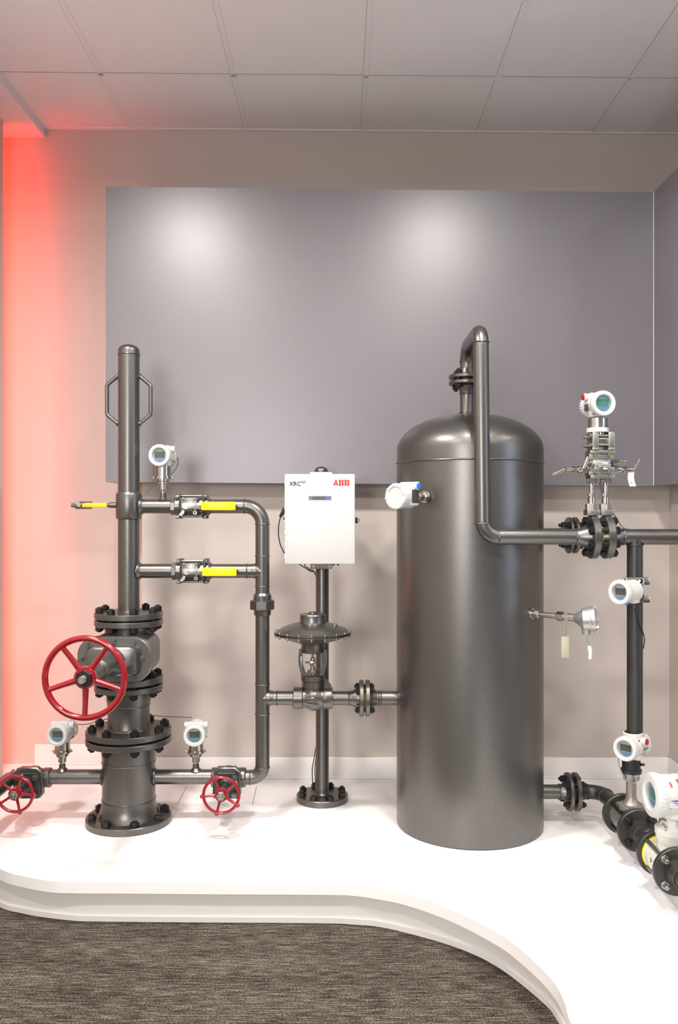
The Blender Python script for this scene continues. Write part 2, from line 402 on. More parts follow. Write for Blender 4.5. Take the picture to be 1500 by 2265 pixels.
for (a, c) in (((413, 1740), (392, 1779)), ((567.5, 1740), (558.5, 1780))):
    b = B(); p0, p1 = on_z(*a, DZ), on_z(*c, DZ); e = 0.0012
    b.poly([p0 + Vector((-e, 0, .0004)), p1 + Vector((-e, 0, .0004)), p1 + Vector((e, 0, .0004)), p0 + Vector((e, 0, .0004))]); b.build('joint_line', JOINT_SHADE, T)

# ------------------------------------------------------------------ wellhead column (left)
D = 3.72; S = D / F
WX = (285 - 750) * S
def zf(v, r, d=D): return CZ - (v - 1132.5) * (d - r) / F      # height of a front-most arc
def zc(v, d=D): return CZ - (v - 1132.5) * d / F
def xc(u, d=D): return (u - 750) * d / F
WO = Vector((WX, D, 0)); R1, R2 = 0.180, 0.1445
e8 = PI / 8
T = thing('wellhead_spool', (WX, D, DZ), 'thick grey flanged spool standing on the platform with a pipe out of each side', 'pipe spool')
zA, zB = zf(1667, R1), zf(1653.5, R1)      # upper flange of the lower spool
wl, wu = zf(1784, .11), zf(1699, .11)
b = B(); b.lathe(WO, Z_, [(DZ + .026, .135), (DZ + .034, .127), (wl - .03, .116), (wl, .1115), (wu, .1115), (wu + .025, .1135), (zA + .002, .117)], 64)
weld(b, WO + Z_ * wl, Z_, .1115); weld(b, WO + Z_ * wu, Z_, .1115); weld(b, WO + Z_ * (DZ + .031), Z_, .128)
b.build('spool_body', PAINT, T)
b = B(); b.lathe(WO, Z_, flange_profile(DZ, DZ + .029, R1), 72); b.build('base_flange', PAINT, T)
b = B(); b.lathe(WO, Z_, flange_profile(zA, zB, R1), 72); b.build('top_flange', PAINT, T)
Zp = CZ - 1.1345
for s, x0, x1 in ((-1, WX - .10, xc(112)), (1, WX + .10, xc(474))):
    b = B(); b.cyl((x0, D, Zp), (x1, D, Zp), .0312, 32); b.ring((WX + s * .1115, D, Zp), X_, .033, .005, 36, 8); b.build('side_pipe', PAINT, T)
for u in (138, 433.5):
    b = B(); b.lathe((xc(u), D, Zp + .026), Z_, [(0, .026), (.008, .020), (.014, .0135), (.029, .0135)], 24); b.build('thread_outlet', PAINT, T)
studs(T, WO, Z_, .153, 8, e8, DZ, DZ + .029, rb=.0105, hn=.020, ext=.006)
# middle spool
zC, zD = zf(1649, R1), zf(1635, R1)
zE, zF = zf(1541, R2), zf(1528, R2)
T = thing('adapter_spool', (WX, D, zC), 'short grey flanged spool bolted between the wheel valve and the thick spool', 'pipe spool')
b = B(); b.lathe(WO, Z_, [(zD - .002, .096), (zD + .006, .091), (zD + .012, .0885), (zf(1568, .09), .0885), (zf(1557, .09), .094), (zE + .002, .096)], 56)
weld(b, WO + Z_ * (zD + .008), Z_, .090); weld(b, WO + Z_ * zf(1568, .09), Z_, .0885); b.build('spool_body', PAINT, T)
b = B(); b.lathe(WO, Z_, flange_profile(zC, zD, R1), 72); b.build('lower_flange', PAINT, T)
b = B(); b.lathe(WO, Z_, flange_profile(zE, zF, R2), 64); b.build('upper_flange', PAINT, T)
b = B(); b.lathe(WO, Z_, [(zB - .001, .150), (zC + .001, .150)], 48); b.build('gasket', BLACK, T)
studs(T, WO, Z_, .153, 8, e8, zA, zD, rb=.0105, hn=.020, ext=.008)
# gate valve
zG, zH = zf(1523.5, R2), zf(1509, R2); zI, zJ = zf(1392, R2), zf(1379, R2)
T = thing('gate_valve', (WX, D, zG), 'large grey gate valve with the biggest red handwheel in the middle of the column', 'valve')
b = B(); b.lathe(WO, Z_, flange_profile(zG, zH, R2), 64); b.build('lower_flange', PAINT, T)
b = B(); b.lathe(WO, Z_, flange_profile(zI, zJ, R2), 64); b.build('upper_flange', PAINT, T)
b = B(); b.lathe(WO, Z_, [(zH - .001, .103), (zH + .02, .100), (zI - .02, .100), (zI + .001, .104)], 56)
def rrect(w, h, r, n=8):
    out = []
    for cx, cy, a0 in ((w / 2 - r, h / 2 - r, 0), (-w / 2 + r, h / 2 - r, PI / 2), (-w / 2 + r, -h / 2 + r, PI), (w / 2 - r, -h / 2 + r, 1.5 * PI)):
        for k in range(n + 1): a = a0 + PI / 2 * k / n; out.append((cx + r * math.cos(a), cy + r * math.sin(a)))
    return out
YB = 3.482; zv = zc(1459, YB)
bo = Vector((WX, YB, zv))
b.prism(rrect(.262, .16, .05), bo, X_, Z_, Y_, .03, .25)
b.build('valve_body', PAINT, T)
b = B(); b.prism(rrect(.296, .180, .072), bo, X_, Z_, -Y_, -.042, -.019, .003); b.prism(rrect(.275, .165, .066), bo, X_, Z_, -Y_, -.062, -.040)
b.build('body_flange', PAINT, T)
b = B(); b.prism(rrect(.296, .180, .072), bo, X_, Z_, -Y_, -.017, 0.006, .004)
pts = rrect(.215, .122, .035)
for (t, k) in ((0.005, 1.0),):
    vsl = []
    for t_, k_ in ((.004, 1.04), (.012, 1.0), (.038, .97), (.050, .92), (.056, .80)):
        vsl.append([b._v(bo + X_ * x * k_ + Z_ * y * k_ - Y_ * t_) for x, y in pts])
    for a, c in zip(vsl, vsl[1:]):
        for i in range(len(pts)): j = (i + 1) % len(pts); b._f((a[i], a[j], c[j], c[i]))
    b._f(vsl[-1])
b.build('bonnet', CAST, T)
cap_bolts(T, [bo + X_ * x + Z_ * y - Y_ * .006 for x, y in ((-.108, .067), (-.002, .077), (.078, .067), (-.132, .005), (.112, .006), (.078, -.068), (-.05, -.077), (-.11, -.062))], -Y_, .0095, .016, CAST, 'bonnet_bolt')
b = B(); b.lathe(bo - Y_ * .05, -Y_, [(0, .058), (.03, .054), (.07, .036), (.16, .033), (.165, .040), (.185, .040), (.19, .030), (.28, .026)], 32)
for s in (-1, 1): b.prism([(0, -.01), (.085, -.01), (.05, .01), (0, .01)], bo - Y_ * .05, X_ * s, Z_, -Y_, 0, .055)
b.build('stem_housing', CAST, T)
YH = 3.075; ho = Vector((WX, YH, zc(1500, YH)))
b = B(); b.cyl(Vector((WX, YB - .30, ho.z)), Vector((WX, YH - .035, ho.z)), .0095, 16, bev=.002); b.cyl((WX, 3.40, zv), (WX, 3.20, ho.z), .018, 16); b.build('stem', BRUSH, T)
def wheel(T, o, R, r, hub, spokes, ph, knobs=0.0, tilt=0.0, dish=0.012):
    b = B(); n = 72
    b.tube([Vector(o) + Vector((math.cos(2 * PI * k / n) * R, 0, math.sin(2 * PI * k / n) * R)) for k in range(n)], r, 14, True)
    b.lathe(Vector(o) + Y_ * (dish + .018), -Y_, [(0, hub * .85), (.006, hub), (.028, hub), (.034, hub * .9)], 36)
    for k in range(spokes):
        a = ph + 2 * PI * k / spokes; d = Vector((math.cos(a), 0, math.sin(a)))
        q = [Vector(o) + d * (hub * .8) + Y_ * dish, Vector(o) + d * (hub + (R - hub) * .5) + Y_ * dish * .6, Vector(o) + d * (R - r * .3)]
        b.tube(q, [r * 1.05, r * .88, r * .82], 12)
        if knobs: b.sphere(Vector(o) + d * (R + knobs * .75), knobs, 14)
    return b.build('handwheel', RED, T)
hw = wheel(T, ho, .1410, .0115, .040, 5, -PI / 2, 0)
b = B(); b.hexa(ho + Y_ * .005, -Y_, .031, .020, Z_); b.build('wheel_nut', BLACK, T)
b = B(); b.lathe(ho, -Y_, [(.01, .0125), (.044, .0125), (.048, .010)], 20)
for k in range(8): b.ring(ho - Y_ * (.022 + .003 * k), Y_, .0122, .0011, 20, 6)
b.build('stem_end', BRUSH, T)
for ch, an in zip('NEPO', (163, 170, 177, 184)):
    a = math.radians(an); p = ho + Vector((math.cos(a), 0, math.sin(a))) * .1425 - Y_ * .0095
    rt = Vector((-math.cos(a), 0, -math.sin(a))); tg = Vector((-math.sin(a), 0, math.cos(a)))
    text(T, 'raised_letter', ch, .016, facing(p - rt.cross(Y_) * 0.0 + rt * .006 - tg * 0, -Vector((math.sin(a), 0, -math.cos(a))) * -1, -rt), RED, .0004, .0012, 1, 'CENTER')
b = B(); b.lathe(WO, Z_, [(zF - .001, .112), (zG + .001, .112)], 48); b.build('gasket', BLACK, T)
studs(T, WO, Z_, .123, 8, e8, zE, zH, rb=.0095, hn=.019, ext=.005)
# mast
zK, zL = zf(1375.5, R2), zf(1362, R2)
T = thing('riser_mast', (WX, D, zK), 'tall grey pipe mast with rounded cap and two bent side handles above the valve', 'pipe')
b = B(); b.lathe(WO, Z_, flange_profile(zK, zL, R2), 64); b.build('flange', PAINT, T)
zt_ = zc(1091); zb_ = zc(1147)
mt = [(zL - .001, .052), (zL + .006, .0455), (zc(785), .0455)]
b = B(); b.lathe(WO, Z_, mt, 48); weld(b, WO + Z_ * (zL + .006), Z_, .0462); b.build('mast_pipe', PAINT, T)
zq = zc(785)
b = B(); b.lathe(WO, Z_, [(zq, .0455), (zq + .018, .0455)] + [(zq + .018 + .027 * math.sin(a), .0455 * math.cos(a)) for a in [PI / 2 * k / 8 for k in range(1, 9)]], 48)
weld(b, WO + Z_ * zq, Z_, .0455); b.build('end_cap', PAINT, T)
b = B(); b.lathe(WO, Z_, [(zb_ - .003, .047), (zb_, .052), (zb_ + .006, .0545), (zt_ - .008, .0545), (zt_ - .001, .052), (zt_ + .006, .0465)], 48); b.build('collar', PAINT, T)
for s in (-1, 1):
    a0 = WX + s * .040; x1 = WX + s * .0935
    dz = 0 if s < 0 else .002
    pts = fillet([(a0, D, zc(829)), (x1, D, zc(851) - dz), (x1, D, zc(917)), (a0, D, zc(940))], .018, 6)
    b = B(); b.tube(pts, .0086, 14); b.ring((WX + s * .046, D, zc(832)), Vector((s, 0, -.5)), .010, .003, 16, 6); b.ring((WX + s * .046, D, zc(937)), Vector((s, 0, .5)), .010, .003, 16, 6)
    b.build('side_handle', PAINT, T)
Zt, Zm = zc(1120), zc(1263)
for z, x1, r0 in ((Zt, xc(384), .055), (Zm, xc(385), .046)):
    b = B(); b.cyl((WX + .03, D, z), (x1, D, z), .0305, 32); b.lathe((WX + r0 - .006, D, z), X_, [(0, .040), (.008, .036), (.014, .0312)], 32); b.build('side_branch', PAINT, T)
b = B(); b.lathe((xc(361), D, Zt + .026), Z_, [(0, .024), (.007, .018), (.013, .0135), (.031, .0135)], 24); b.build('thread_outlet', PAINT, T)
b = B(); b.lathe(WO, Z_, [(zJ - .001, .112), (zK + .001, .112)], 48); b.build('gasket', BLACK, T)
studs(T, WO, Z_, .123, 8, e8, zI, zL, rb=.0095, hn=.020, ext=.005)

# small ball valve at the left of the mast
z0 = zc(1117.5)
T = thing('small_ball_valve', (xc(184), D, z0), 'small steel ball valve with golden yellow lever left of the mast', 'valve')
b = B(); b.cyl((xc(258), D, z0), (xc(243), D, z0), .0125, 20, bev=.001); b.cyl((xc(246), D, z0), (xc(195), D, z0), .0095, 16); b.build('nipple', PAINT, T)
b = B(); b.lathe((xc(203), D, z0), -X_, [(0, .0155), (.004, .0175), (.064, .0175), (.070, .0150)], 8, Vector((0, .38, .92))); b.cyl((xc(167), D, z0), (xc(158), D, z0), .0095, 10, bev=.001); b.build('valve_body', CAST, T)
b = B(); b.cyl((xc(179.5), D - .01, z0), (xc(179.5), D - .034, z0), .0065, 12); b.hexa((xc(179.5), D - .026, z0), -Y_, .0085, .006)
b.prism([(-.021, .009), (-.009, .022), (.010, .004), (-.003, -.008)], (xc(179.5), D - .0255, z0), X_, Z_, -Y_, 0, .003); b.build('stem_nut', BRUSH, T)
b = B(); b.bbox((xc(186), D - .030, z0 - .008), (xc(198), D - .026, z0 + .008), .001); b.bbox((xc(193.5), D - .034, z0 - .0095), (xc(241), D - .024, z0 + .0095), .003); b.build('lever', YEL2, T)

# ball valves in the two branches
def ball_valve(u, v, label):
    cx, z = xc(u), zc(v); T = thing('ball_valve', (cx, D, z), label, 'valve', 'yellow-levered ball valves on the branches')
    px = lambda k: k * S
    b = B()
    for s, (a, c) in ((-1, (px(44), px(33))), (1, (px(34), px(42)))):
        b.lathe((cx + s * a * 1.0, D, z), X_ * (1 if s < 0 else 1), [(0, .033), (.003, .040), (abs(a - c) - .003 if abs(a - c) > .008 else .015, .040), (abs(a - c) + .002, .034)], 8, Vector((0, .38, .92)))
    b.lathe((cx - px(36), D, z), X_, [(0, .036), (px(8), .036), (px(8), .040), (px(74), .040), (px(78), .033)], 32)
    b.build('valve_body', CAST, T)
    b = B()
    for x0, x1 in ((-24, -19), (27, 33)):
        b.box((cx + px((x0 + x1) / 2), D, z), (px(x1 - x0), .088, .096), .004)
    b.box((cx + px(3), D - .002, z), (px(38), .070, .076), .006)
    b.build('end_plates', DARKP, T)
    b = B()
    b.box((cx - px(1), D - .044, z + .006), (px(37), .010, px(39) * .8), .004)
    b.box((cx + px(14), D - .047, z - .028), (px(7), .012, .014), .003)
    b.lathe((cx + px(13), D - .052, z - px(14)), -Y_, [(0, .009), (.004, .009), (.004, .0045), (0, .0045)], 16)
    b.build('mounting_pad', CAST, T)
    for sx in (-13.5, 12): 
        b = B(); b.lathe((cx + px(sx), D - .048, z + px(16.5)), -Y_, [(0, .0052), (.003, .0048), (.0045, .001)], 14); b.build('pad_rivet', STEEL, T)
    for sy, sz in ((-1, 1), (1, 1), (-1, -1), (1, -1)):
        b = B(); p = Vector((cx, D + sy * .032, z + sz * .044))
        b.cyl(p + X_ * px(-32), p + X_ * px(36), .0042, 12); b.hexa(p + X_ * px(-31), X_, .0088, px(10)); b.hexa(p + X_ * px(28), X_, .0088, px(8)); b.build('tie_bolt', CAST, T)
    b = B()
    lo = Vector((cx, D - .058, z + .001))
    b.box(lo + X_ * px(-1.5), (px(31), .005, px(14)), .002); b.box(lo + X_ * px(14.5) , (px(4), .006, px(19)), .001)
    b.prism([(px(-20), px(-17)), (px(-13), px(-8)), (px(-9), px(-10)), (px(-10), px(-16)), (px(-16), px(-21)), (px(-22), px(-21))], lo, X_, Z_, -Y_, -.002, .004)
    b.tube([lo + X_ * px(15), lo + X_ * px(20) - Y_ * .004, lo + X_ * px(29) - Y_ * .010], .0048, 8)
    b.box(lo + X_ * px(23) - Y_ * .006, (px(14), .005, px(14)), .001)
    b.build('lever_arm', BRUSH, T)
    b = B(); b.box(lo + X_ * px(65) - Y_ * .010, (px(75), .011, px(18.5)), .0045); b.lathe(lo + X_ * px(94) - Y_ * .0155, -Y_, [(0, .0018), (.0008, .0008)], 8); b.build('lever_sleeve', YEL, T)
    b = B(); b.lathe(lo + X_ * px(-7) - Y_ * .002, -Y_, [(0, .013), (.003, .013)], 20); b.hexa(lo + X_ * px(-7) - Y_ * .004, -Y_, .0105, .007); b.cyl(lo + X_ * px(-7), lo + X_ * px(-7) - Y_ * .016, .0052, 12); b.build('stem_nut', STEEL, T)
ball_valve(423, 1120, 'grey ball valve with yellow lever on the upper branch beneath the display transmitter')
ball_valve(425, 1263, 'grey ball valve with yellow lever on the lower, second branch')

# bypass piping
T = thing('bypass_pipe', (xc(580.5), D, zc(1719)), 'grey bypass pipe joining both ball valves, running down to the right small wheel valve', 'pipe')
xR = xc(580.5); r2 = .0300
pa = fillet([(xc(462), D, Zt), (xR, D, Zt), (xR, D, zc(1310))], .076, 14)
b = B(); b.tube(pa, .0302, 32); b.cyl((xc(462), D, Zm), (xR, D, Zm), .0302, 32)
b.lathe((xR, D, Zm), -X_, [(.008, .0285), (.024, .0325), (.034, .0325), (.044, .0305), (.050, .0302)], 32)
for p_, a_ in (((xR, D, zc(1159)), Z_), ((xR, D, zc(1230)), Z_), ((xR, D, zc(1297)), Z_), ((xc(541), D, Zt), X_), ((xc(547), D, Zm), X_)): weld(b, p_, a_, .0302)
b.build('upper_loop', PAINT, T)
b = B(); b.lathe((xR, D, 0), Z_, [(zc(1361), .034), (zc(1358), .0365), (zc(1346), .0365)], 36); b.lathe((xR, D, 0), Z_, [(zc(1329), .0385), (zc(1317), .0385), (zc(1311), .031)], 36)
b.lathe((xR, D, 0), Z_, [(zc(1348), .050), (zc(1346.5), .0545), (zc(1328.5), .0545), (zc(1327), .050)], 8, Vector((.92, .38, 0))); b.build('union_nut', PAINT, T)
zb2 = zc(1719.5)
pb = fillet([(xR, D, zc(1350)), (xR, D, zb2), (xc(536), D, zb2)], .050, 14)
b = B(); b.tube(pb, .0302, 32)
zT = zc(1544); xt = xR
b.cyl((xt, D, zT), (xc(652), D, zT), .0302, 32)
b.lathe((xt, D, zT), X_, [(.008, .0285), (.024, .0325), (.034, .0325), (.044, .0305), (.050, .0302)], 32)
for p_, a_ in (((xR, D, zc(1513)), Z_), ((xR, D, zc(1579)), Z_), ((xR, D, zc(1697)), Z_), ((xc(554), D, zb2), X_), ((xc(613), D, zT), X_)): weld(b, p_, a_, .0302)
b.build('lower_run', PAINT, T)

# small gate valves with red wheels
def small_gate(cx, label, yw, ph, sgn):
    z = Zp; T = thing('small_gate_valve', (cx, D, z), label, 'valve', 'small red-wheeled gate valves on the low pipes')
    px = lambda k: k * S
    b = B(); b.lathe((cx - px(37), D, z), X_, [(0, .040), (.004, .0415), (px(14), .0415), (px(16), .039), (px(58), .039), (px(60), .0415), (px(73), .0415), (px(75), .038)], 32)
    b.sphere((cx, D, z), .047, 24); b.lathe((cx, D, z + .035), Z_, [(0, .022), (.014, .012)], 18)
    b.prism([(-.056, -.052), (-.044, -.066), (.048, -.066), (.060, -.050), (.056, .045), (.036, .062), (-.036, .062), (-.056, .045)], (cx, D - .012, z), X_, Z_, -Y_, .030, .060, .004)
    b.lathe((cx, D, z - .002), -Y_, [(0, .050), (.045, .050)], 32)
    b.build('valve_body', PAINT, T)
    b = B(); b.prism([(-.050, -.060), (.050, -.060), (.056, -.048), (.052, .030), (.036, .046), (-.036, .046), (-.052, .030), (-.056, -.048)], (cx, D - .076, z), X_, Z_, -Y_, 0, .020, .003)
    b.lathe((cx, D - .095, z), -Y_, [(0, .034), (.014, .030), (.022, .020), (.09, .016), (D - yw - .095 - .02, .014)], 24); 
    for s in (-1, 1):
        b.tube([(cx + s * .03, D - .095, z), (cx + s * .032, D - .14, z), (cx + s * .014, D - .175, z)], .006, 8)
    b.build('bonnet', DARKP, T)
    for x, y in ((-.036, .028), (.036, .028), (-.036, -.042), (.036, -.042)):
        b = B(); b.hexa((cx + x, D - .097, z + y), -Y_, .0125, .012); b.cyl((cx + x, D - .100, z + y), (cx + x, D - .114, z + y), .006, 12); b.build('bonnet_bolt', CAST, T)
    o = Vector((cx, yw, z)); wheel(T, o, .0715, .0062, .026, 5, ph, .0085, 0, .006)
    b = B(); b.hexa(o + Y_ * .0, -Y_, .0185, .020); b.lathe(o, -Y_, [(.020, .009), (.026, .0085), (.027, .005)], 18); b.build('wheel_nut', BRUSH, T)
Zp0 = Zp; Zp = zc(1719.5)
small_gate(xc(75.5), 'small grey gate valve, red handwheel cut by the left picture edge', 3.50, math.radians(69), -1)
small_gate(xc(506), 'small grey gate valve with red handwheel right of the thick spool', 3.485, math.radians(40), 1)
T = thing('outlet_elbow', (-1.39, D, Zp), 'grey pipe elbow turning forward at the lower left edge', 'pipe')
b = B(); b.tube(fillet([(xc(40), D, Zp), (-1.402, D, Zp), (-1.402, 2.75, Zp)], .050, 12), .0312, 28); weld(b, (xc(28), D, Zp), X_, .0312); b.build('elbow_pipe', PAINT, T)
b = B(); b.cyl((-1.402, 2.82, DZ), (-1.402, 2.82, Zp - .02), .02, 20); b.cyl((-1.402, 2.82, DZ), (-1.402, 2.82, DZ + .006), .05, 24); b.build('pipe_support', PAINT, T)
Zp = Zp0

# ------------------------------------------------------------------ display transmitters
def housing(T, M, s=1.0, face='grey', plug=None, plugside=1, dark_top=False, blank=False, long=1.0, body_mat=None, yr=0.0):
    """instrument head: local -Y is the display side, +Z up, origin on the neck axis at housing height"""
    wm = body_mat or WHITE; M = M @ Matrix.Scale(s, 4)
    L = .042 * long
    b = B(M); b.lathe((0, -.036, 0), Y_, [(0, .041), (.004, .0415), (.030, .0400), (.036 + L * .6, .0405), (.036 + L, .0405)], 48)
    b.lathe((0, 0, -.020), -Z_, [(0, .036), (.018, .033), (.026, .030)], 32)
    for sx in (-1, 1):
        b.cyl((sx * .012, .008, .030), (sx * .050, .008, .030), .0135, 24, bev=.0015)
    b.box((0, .008, .034), (.060, .036, .022), .004)
    b.box((0, -.004, -.036), (.05, .05, .012), .003)
    b.build('housing', wm, T)
    b = B(M); b.lathe((0, .036 + L - .040, 0), Y_, [(0, .0405), (.0, .0445), (.020, .0450), (.026, .042), (.030, .030), (.031, 0)], 48)
    for k in range(26):
        a = 2 * PI * k / 26; b.box((math.cos(a) * .0448, .010 + L - .004, math.sin(a) * .0448), (.003, .018, .0055), .0008, Matrix.Rotation(-a, 3, 'Y'))
    b.build('rear_cover', wm, T)
    ri = .0 if blank else .0305
    b = B(M)
    if blank:
        b.lathe((0, -.036, 0), -Y_, [(0, .041), (.0, .0455), (.018, .0470), (.024, .0445), (.0245, .036), (.0215, .034), (.0215, 0)], 48)
    else:
        b.lathe((0, -.036, 0), -Y_, [(0, .041), (.0, .0455), (.018, .0470), (.025, .0440), (.026, .0345), (.0225, .0310), (.012, .0305), (.012, 0)], 56, caps=False)
    nk = 30
    for k in range(nk):
        a = 2 * PI * k / nk; b.box((math.cos(a) * .0463, -.046, math.sin(a) * .0463), (.0026, .016, .0046), .0008, Matrix.Rotation(-a, 3, 'Y'))
    for k in range(4):
        a = PI / 4 + PI / 2 * k + .25; b.box((math.cos(a) * .039, -.0615, math.sin(a) * .039), (.010, .002, .0022), .0006, Matrix.Rotation(-a, 3, 'Y'))
    cov = b.build('front_cover', wm, T)
    if not blank:
        rm, lm = (LCDT, LCDG) if face == 'teal' else (LCDRIM, LCD)
        b = B(M)
        def seg(z0, z1, r, y, xm=None):
            pts = []
            n = 40
            for k in range(n):
                a = 2 * PI * k / n; x, z = r * math.cos(a), r * math.sin(a)
                z = min(max(z, z0), z1)
                if xm: x = min(max(x, -xm), xm)
                pts.append((x, z))
            out = []
            for p_ in pts:
                if not out or (abs(p_[0] - out[-1][0]) + abs(p_[1] - out[-1][1])) > 1e-6: out.append(p_)
            b.prism(out, (0, 0, 0), X_, Z_, -Y_, y, y + .0006)
        seg(-1, 1, .0302, .0480); b.mi = 1
        b.prism([(-.022, -.0105), (.022, -.0105), (.022, .0155), (-.022, .0155)], (0, 0, 0), X_, Z_, -Y_, .0487, .0495); b.mi = 2
        hp = [(.0292 * math.cos(a), .0292 * math.sin(a)) for a in [math.radians(200 + 140 * k / 16) for k in range(17)]]
        hp = [(x, min(z, -.0125)) for x, z in hp]
        b.prism([(-.0262, -.0125)] + hp[1:-1] + [(.0262, -.0125)], (0, 0, 0), X_, Z_, -Y_, .0487, .0495); b.mi = 3
        b.prism([(-.016, -.015), (-.010, -.015), (-.013, -.021)], (0, 0, 0), X_, Z_, -Y_, .0495, .0499)
        b.ring((0, -.0496, -.0195), Y_, .0055, .0006, 20, 6)
        b.prism([(.010, -.021), (.016, -.021), (.013, -.015)], (0, 0, 0), X_, Z_, -Y_, .0495, .0499)
        b.build('display', [rm, lm, KEYS, KEYM], T)
        b = B(M); b.lathe((0, -.0545, 0), -Y_, [(0, .0304), (.002, .0304)], 40); b.build('window_glass', GLASS, T)
    if plug:
        b = B(M); b.lathe((plugside * .048, .008, .030), X_ * plugside, [(0, .0115), (.005, .0118), (.007, .0095)], 24); b.build('conduit_plug', plug, T)
    b = B(M); b.lathe((-.030, -.030, -.034), -Z_, [(0, .004), (.006, .004)], 10); b.build('screw', CAST, T)
    b = B(M); b.lathe((.040, .012, -.022), X_, [(0, .0045), (.005, .0045)], 10); b.build('screw', CAST, T)
    return M

def pressure_transmitter(u, v, vb, label, yaw=0.0, ns=1.0, plug=None):
    ax = Vector((xc(u), D, zc(v))); T = thing('pressure_transmitter', (xc(u), D, zc(vb)), label, 'pressure transmitter', 'white pressure transmitters around the column')
    M = Matrix.Translation(ax) @ Matrix.Rotation(yaw, 4, 'Z')
    housing(T, M, 1.0, plug=plug)
    L = (vb - v) * S; k = L / .163
    b = B(); o = ax
    b.lathe(o, -Z_, [(.036, .0315), (.088 * k, .0315), (.088 * k, .038), (.099 * k, .038), (.099 * k, .026), (.118 * k, .0255), (.120 * k, .017), (.146 * k, .0165), (.149 * k, .0095), (L + .006, .0085)], 36)
    for s in (-1, 1): b.lathe(o - Z_ * .0935 * k + X_ * s * .036, X_ * s, [(0, .004), (.007, .004)], 10)
    b.ring(o - Z_ * .110 * k, Z_, .0255, .002, 30, 6)
    b.build('sensor_neck', STEEL, T)
    return T
pressure_transmitter(361, 1009, 1092, 'white display transmitter above the upper ball valve, right of the mast', math.radians(-6))
pressure_transmitter(138, 1619, 1692.5, 'white display transmitter on the low left pipe, below the big red wheel', math.radians(-7))
pressure_transmitter(433.5, 1620, 1692.5, 'white display transmitter on the low pipe right of the thick spool', math.radians(2))
def cable(pts, r, m, label, name='cable'):
    b = B(); b.tube(smooth3(pts), r, 8); return tag(b.build(name, m), label, 'cable')
def smooth3(pts, n=8):
    pts = [Vector(p) for p in pts]; out = []
    for i in range(len(pts) - 1):
        p0, p1, p2, p3 = pts[max(i - 1, 0)], pts[i], pts[i + 1], pts[min(i + 2, len(pts) - 1)]
        for k in range(n):
            t = k / n; out.append(.5 * (2 * p1 + (p2 - p0) * t + (2 * p0 - 5 * p1 + 4 * p2 - p3) * t * t + (3 * p1 - p0 - 3 * p2 + p3) * t ** 3))
    return out + [pts[-1]]
cable([P(388, 1000, 3.80), P(394, 1022, 3.82), P(383, 1045, 3.80), P(352, 1063, 3.77), P(325, 1088, 3.74), P(314, 1099, 3.72)], .0022, CABLE, 'thin dark cable from the upper transmitter down to the mast collar')
cable([P(168, 1602, 3.78), P(190, 1602, 3.80), P(215, 1596, 3.84), P(246, 1588, 3.86)], .0020, CABLE, 'thin cable behind the big red wheel to the low left transmitter')
cable([P(330, 1582, 3.83), P(370, 1585, 3.84), P(405, 1586, 3.80), P(424, 1587, 3.76)], .0020, CABLE, 'thin cable from the column to the transmitter right of it')

# ------------------------------------------------------------------ regulator valve and inlet pipe
gx = xc(692); G0 = Vector((gx, D, 0))
T = thing('control_valve', (gx, D, zT), 'grey control valve topped by a broad round diaphragm dish', 'valve')
b = B(); px = S
b.lathe((xc(649), D, zT), X_, [(0, .044), (.003, .0465), (20 * S, .0465), (22 * S, .041), (30 * S, .043), (38 * S, .052), (45 * S, .054), (53 * S, .051), (61 * S, .042), (66 * S, .041), (67 * S, .0465), (84 * S, .0465), (87 * S, .044)], 40)
b.lathe(G0, Z_, [(zT, .045), (zc(1522), .042), (zc(1519), .047), (zc(1506), .047)], 36)
b.prism([(xc(716) - gx, 0.02), (xc(734) - gx, .045), (xc(731) - gx, .055), (xc(722) - gx, .075), (xc(716) - gx, .085)], (gx, D + .01, zT), X_, Z_, Y_, 0, .02)
b.build('valve_body', PAINT, T)
for k, wd in enumerate((.020, .044, .040, .060)):
    b = B(); b.box((gx - .002, D - .0525, zT + .020 - .0125 * k), (wd, .003, .005), .001); b.build('raised_cast_mark', PAINT, T)
b = B(); b.lathe(G0, Z_, [(zc(1505), .049), (zc(1504), .051), (zc(1493), .051), (zc(1491), .046), (zc(1491), .02)], 36)
b.lathe(G0, Z_, [(zc(1443), .046), (zc(1441), .050), (zc(1424), .050), (zc(1421), .052)], 36)
for s in (-1, 1):
    pr = [(.030, zc(1492)), (.048, zc(1492)), (.060, zc(1470)), (.062, zc(1455)), (.058, zc(1436)), (.040, zc(1436)), (.044, zc(1450)), (.043, zc(1470))]
    b.prism([(s * x, z) for x, z in pr], G0, X_, Z_, Y_, -.016, .016)
b.build('yoke', PAINT, T)
b = B(); b.cyl(G0 + Z_ * zc(1495), G0 + Z_ * zc(1440), .0055, 14); b.box(G0 + Z_ * zc(1466) - Y_ * .012, (.026, .022, .024), .004); b.cyl((gx - .032, D - .014, zc(1464)), (gx, D - .014, zc(1464)), .004, 10); b.lathe(G0 + Z_ * zc(1486), Z_, [(0, .022), (.008, .022), (.008, .012), (.03, .011)], 20); b.sphere(G0 + Z_ * zc(1458), .011); b.build('stem_clamp', STEEL, T)
b = B(); b.box((gx - .048, D - .022, zc(1464)), (.006, .003, .055), .0005); b.build('travel_scale', BRUSH, T)
zr = zc(1400); RD = .1645
b = B(); b.lathe(G0, Z_, [(zr + .0015, RD), (zr + .006, RD), (zr + .008, .154), (zr + .013, .147), (zr + .024, .128), (zr + .033, .106), (zr + .040, .084), (zr + .044, .058)], 64)
b.build('upper_diaphragm_case', PAINT, T)
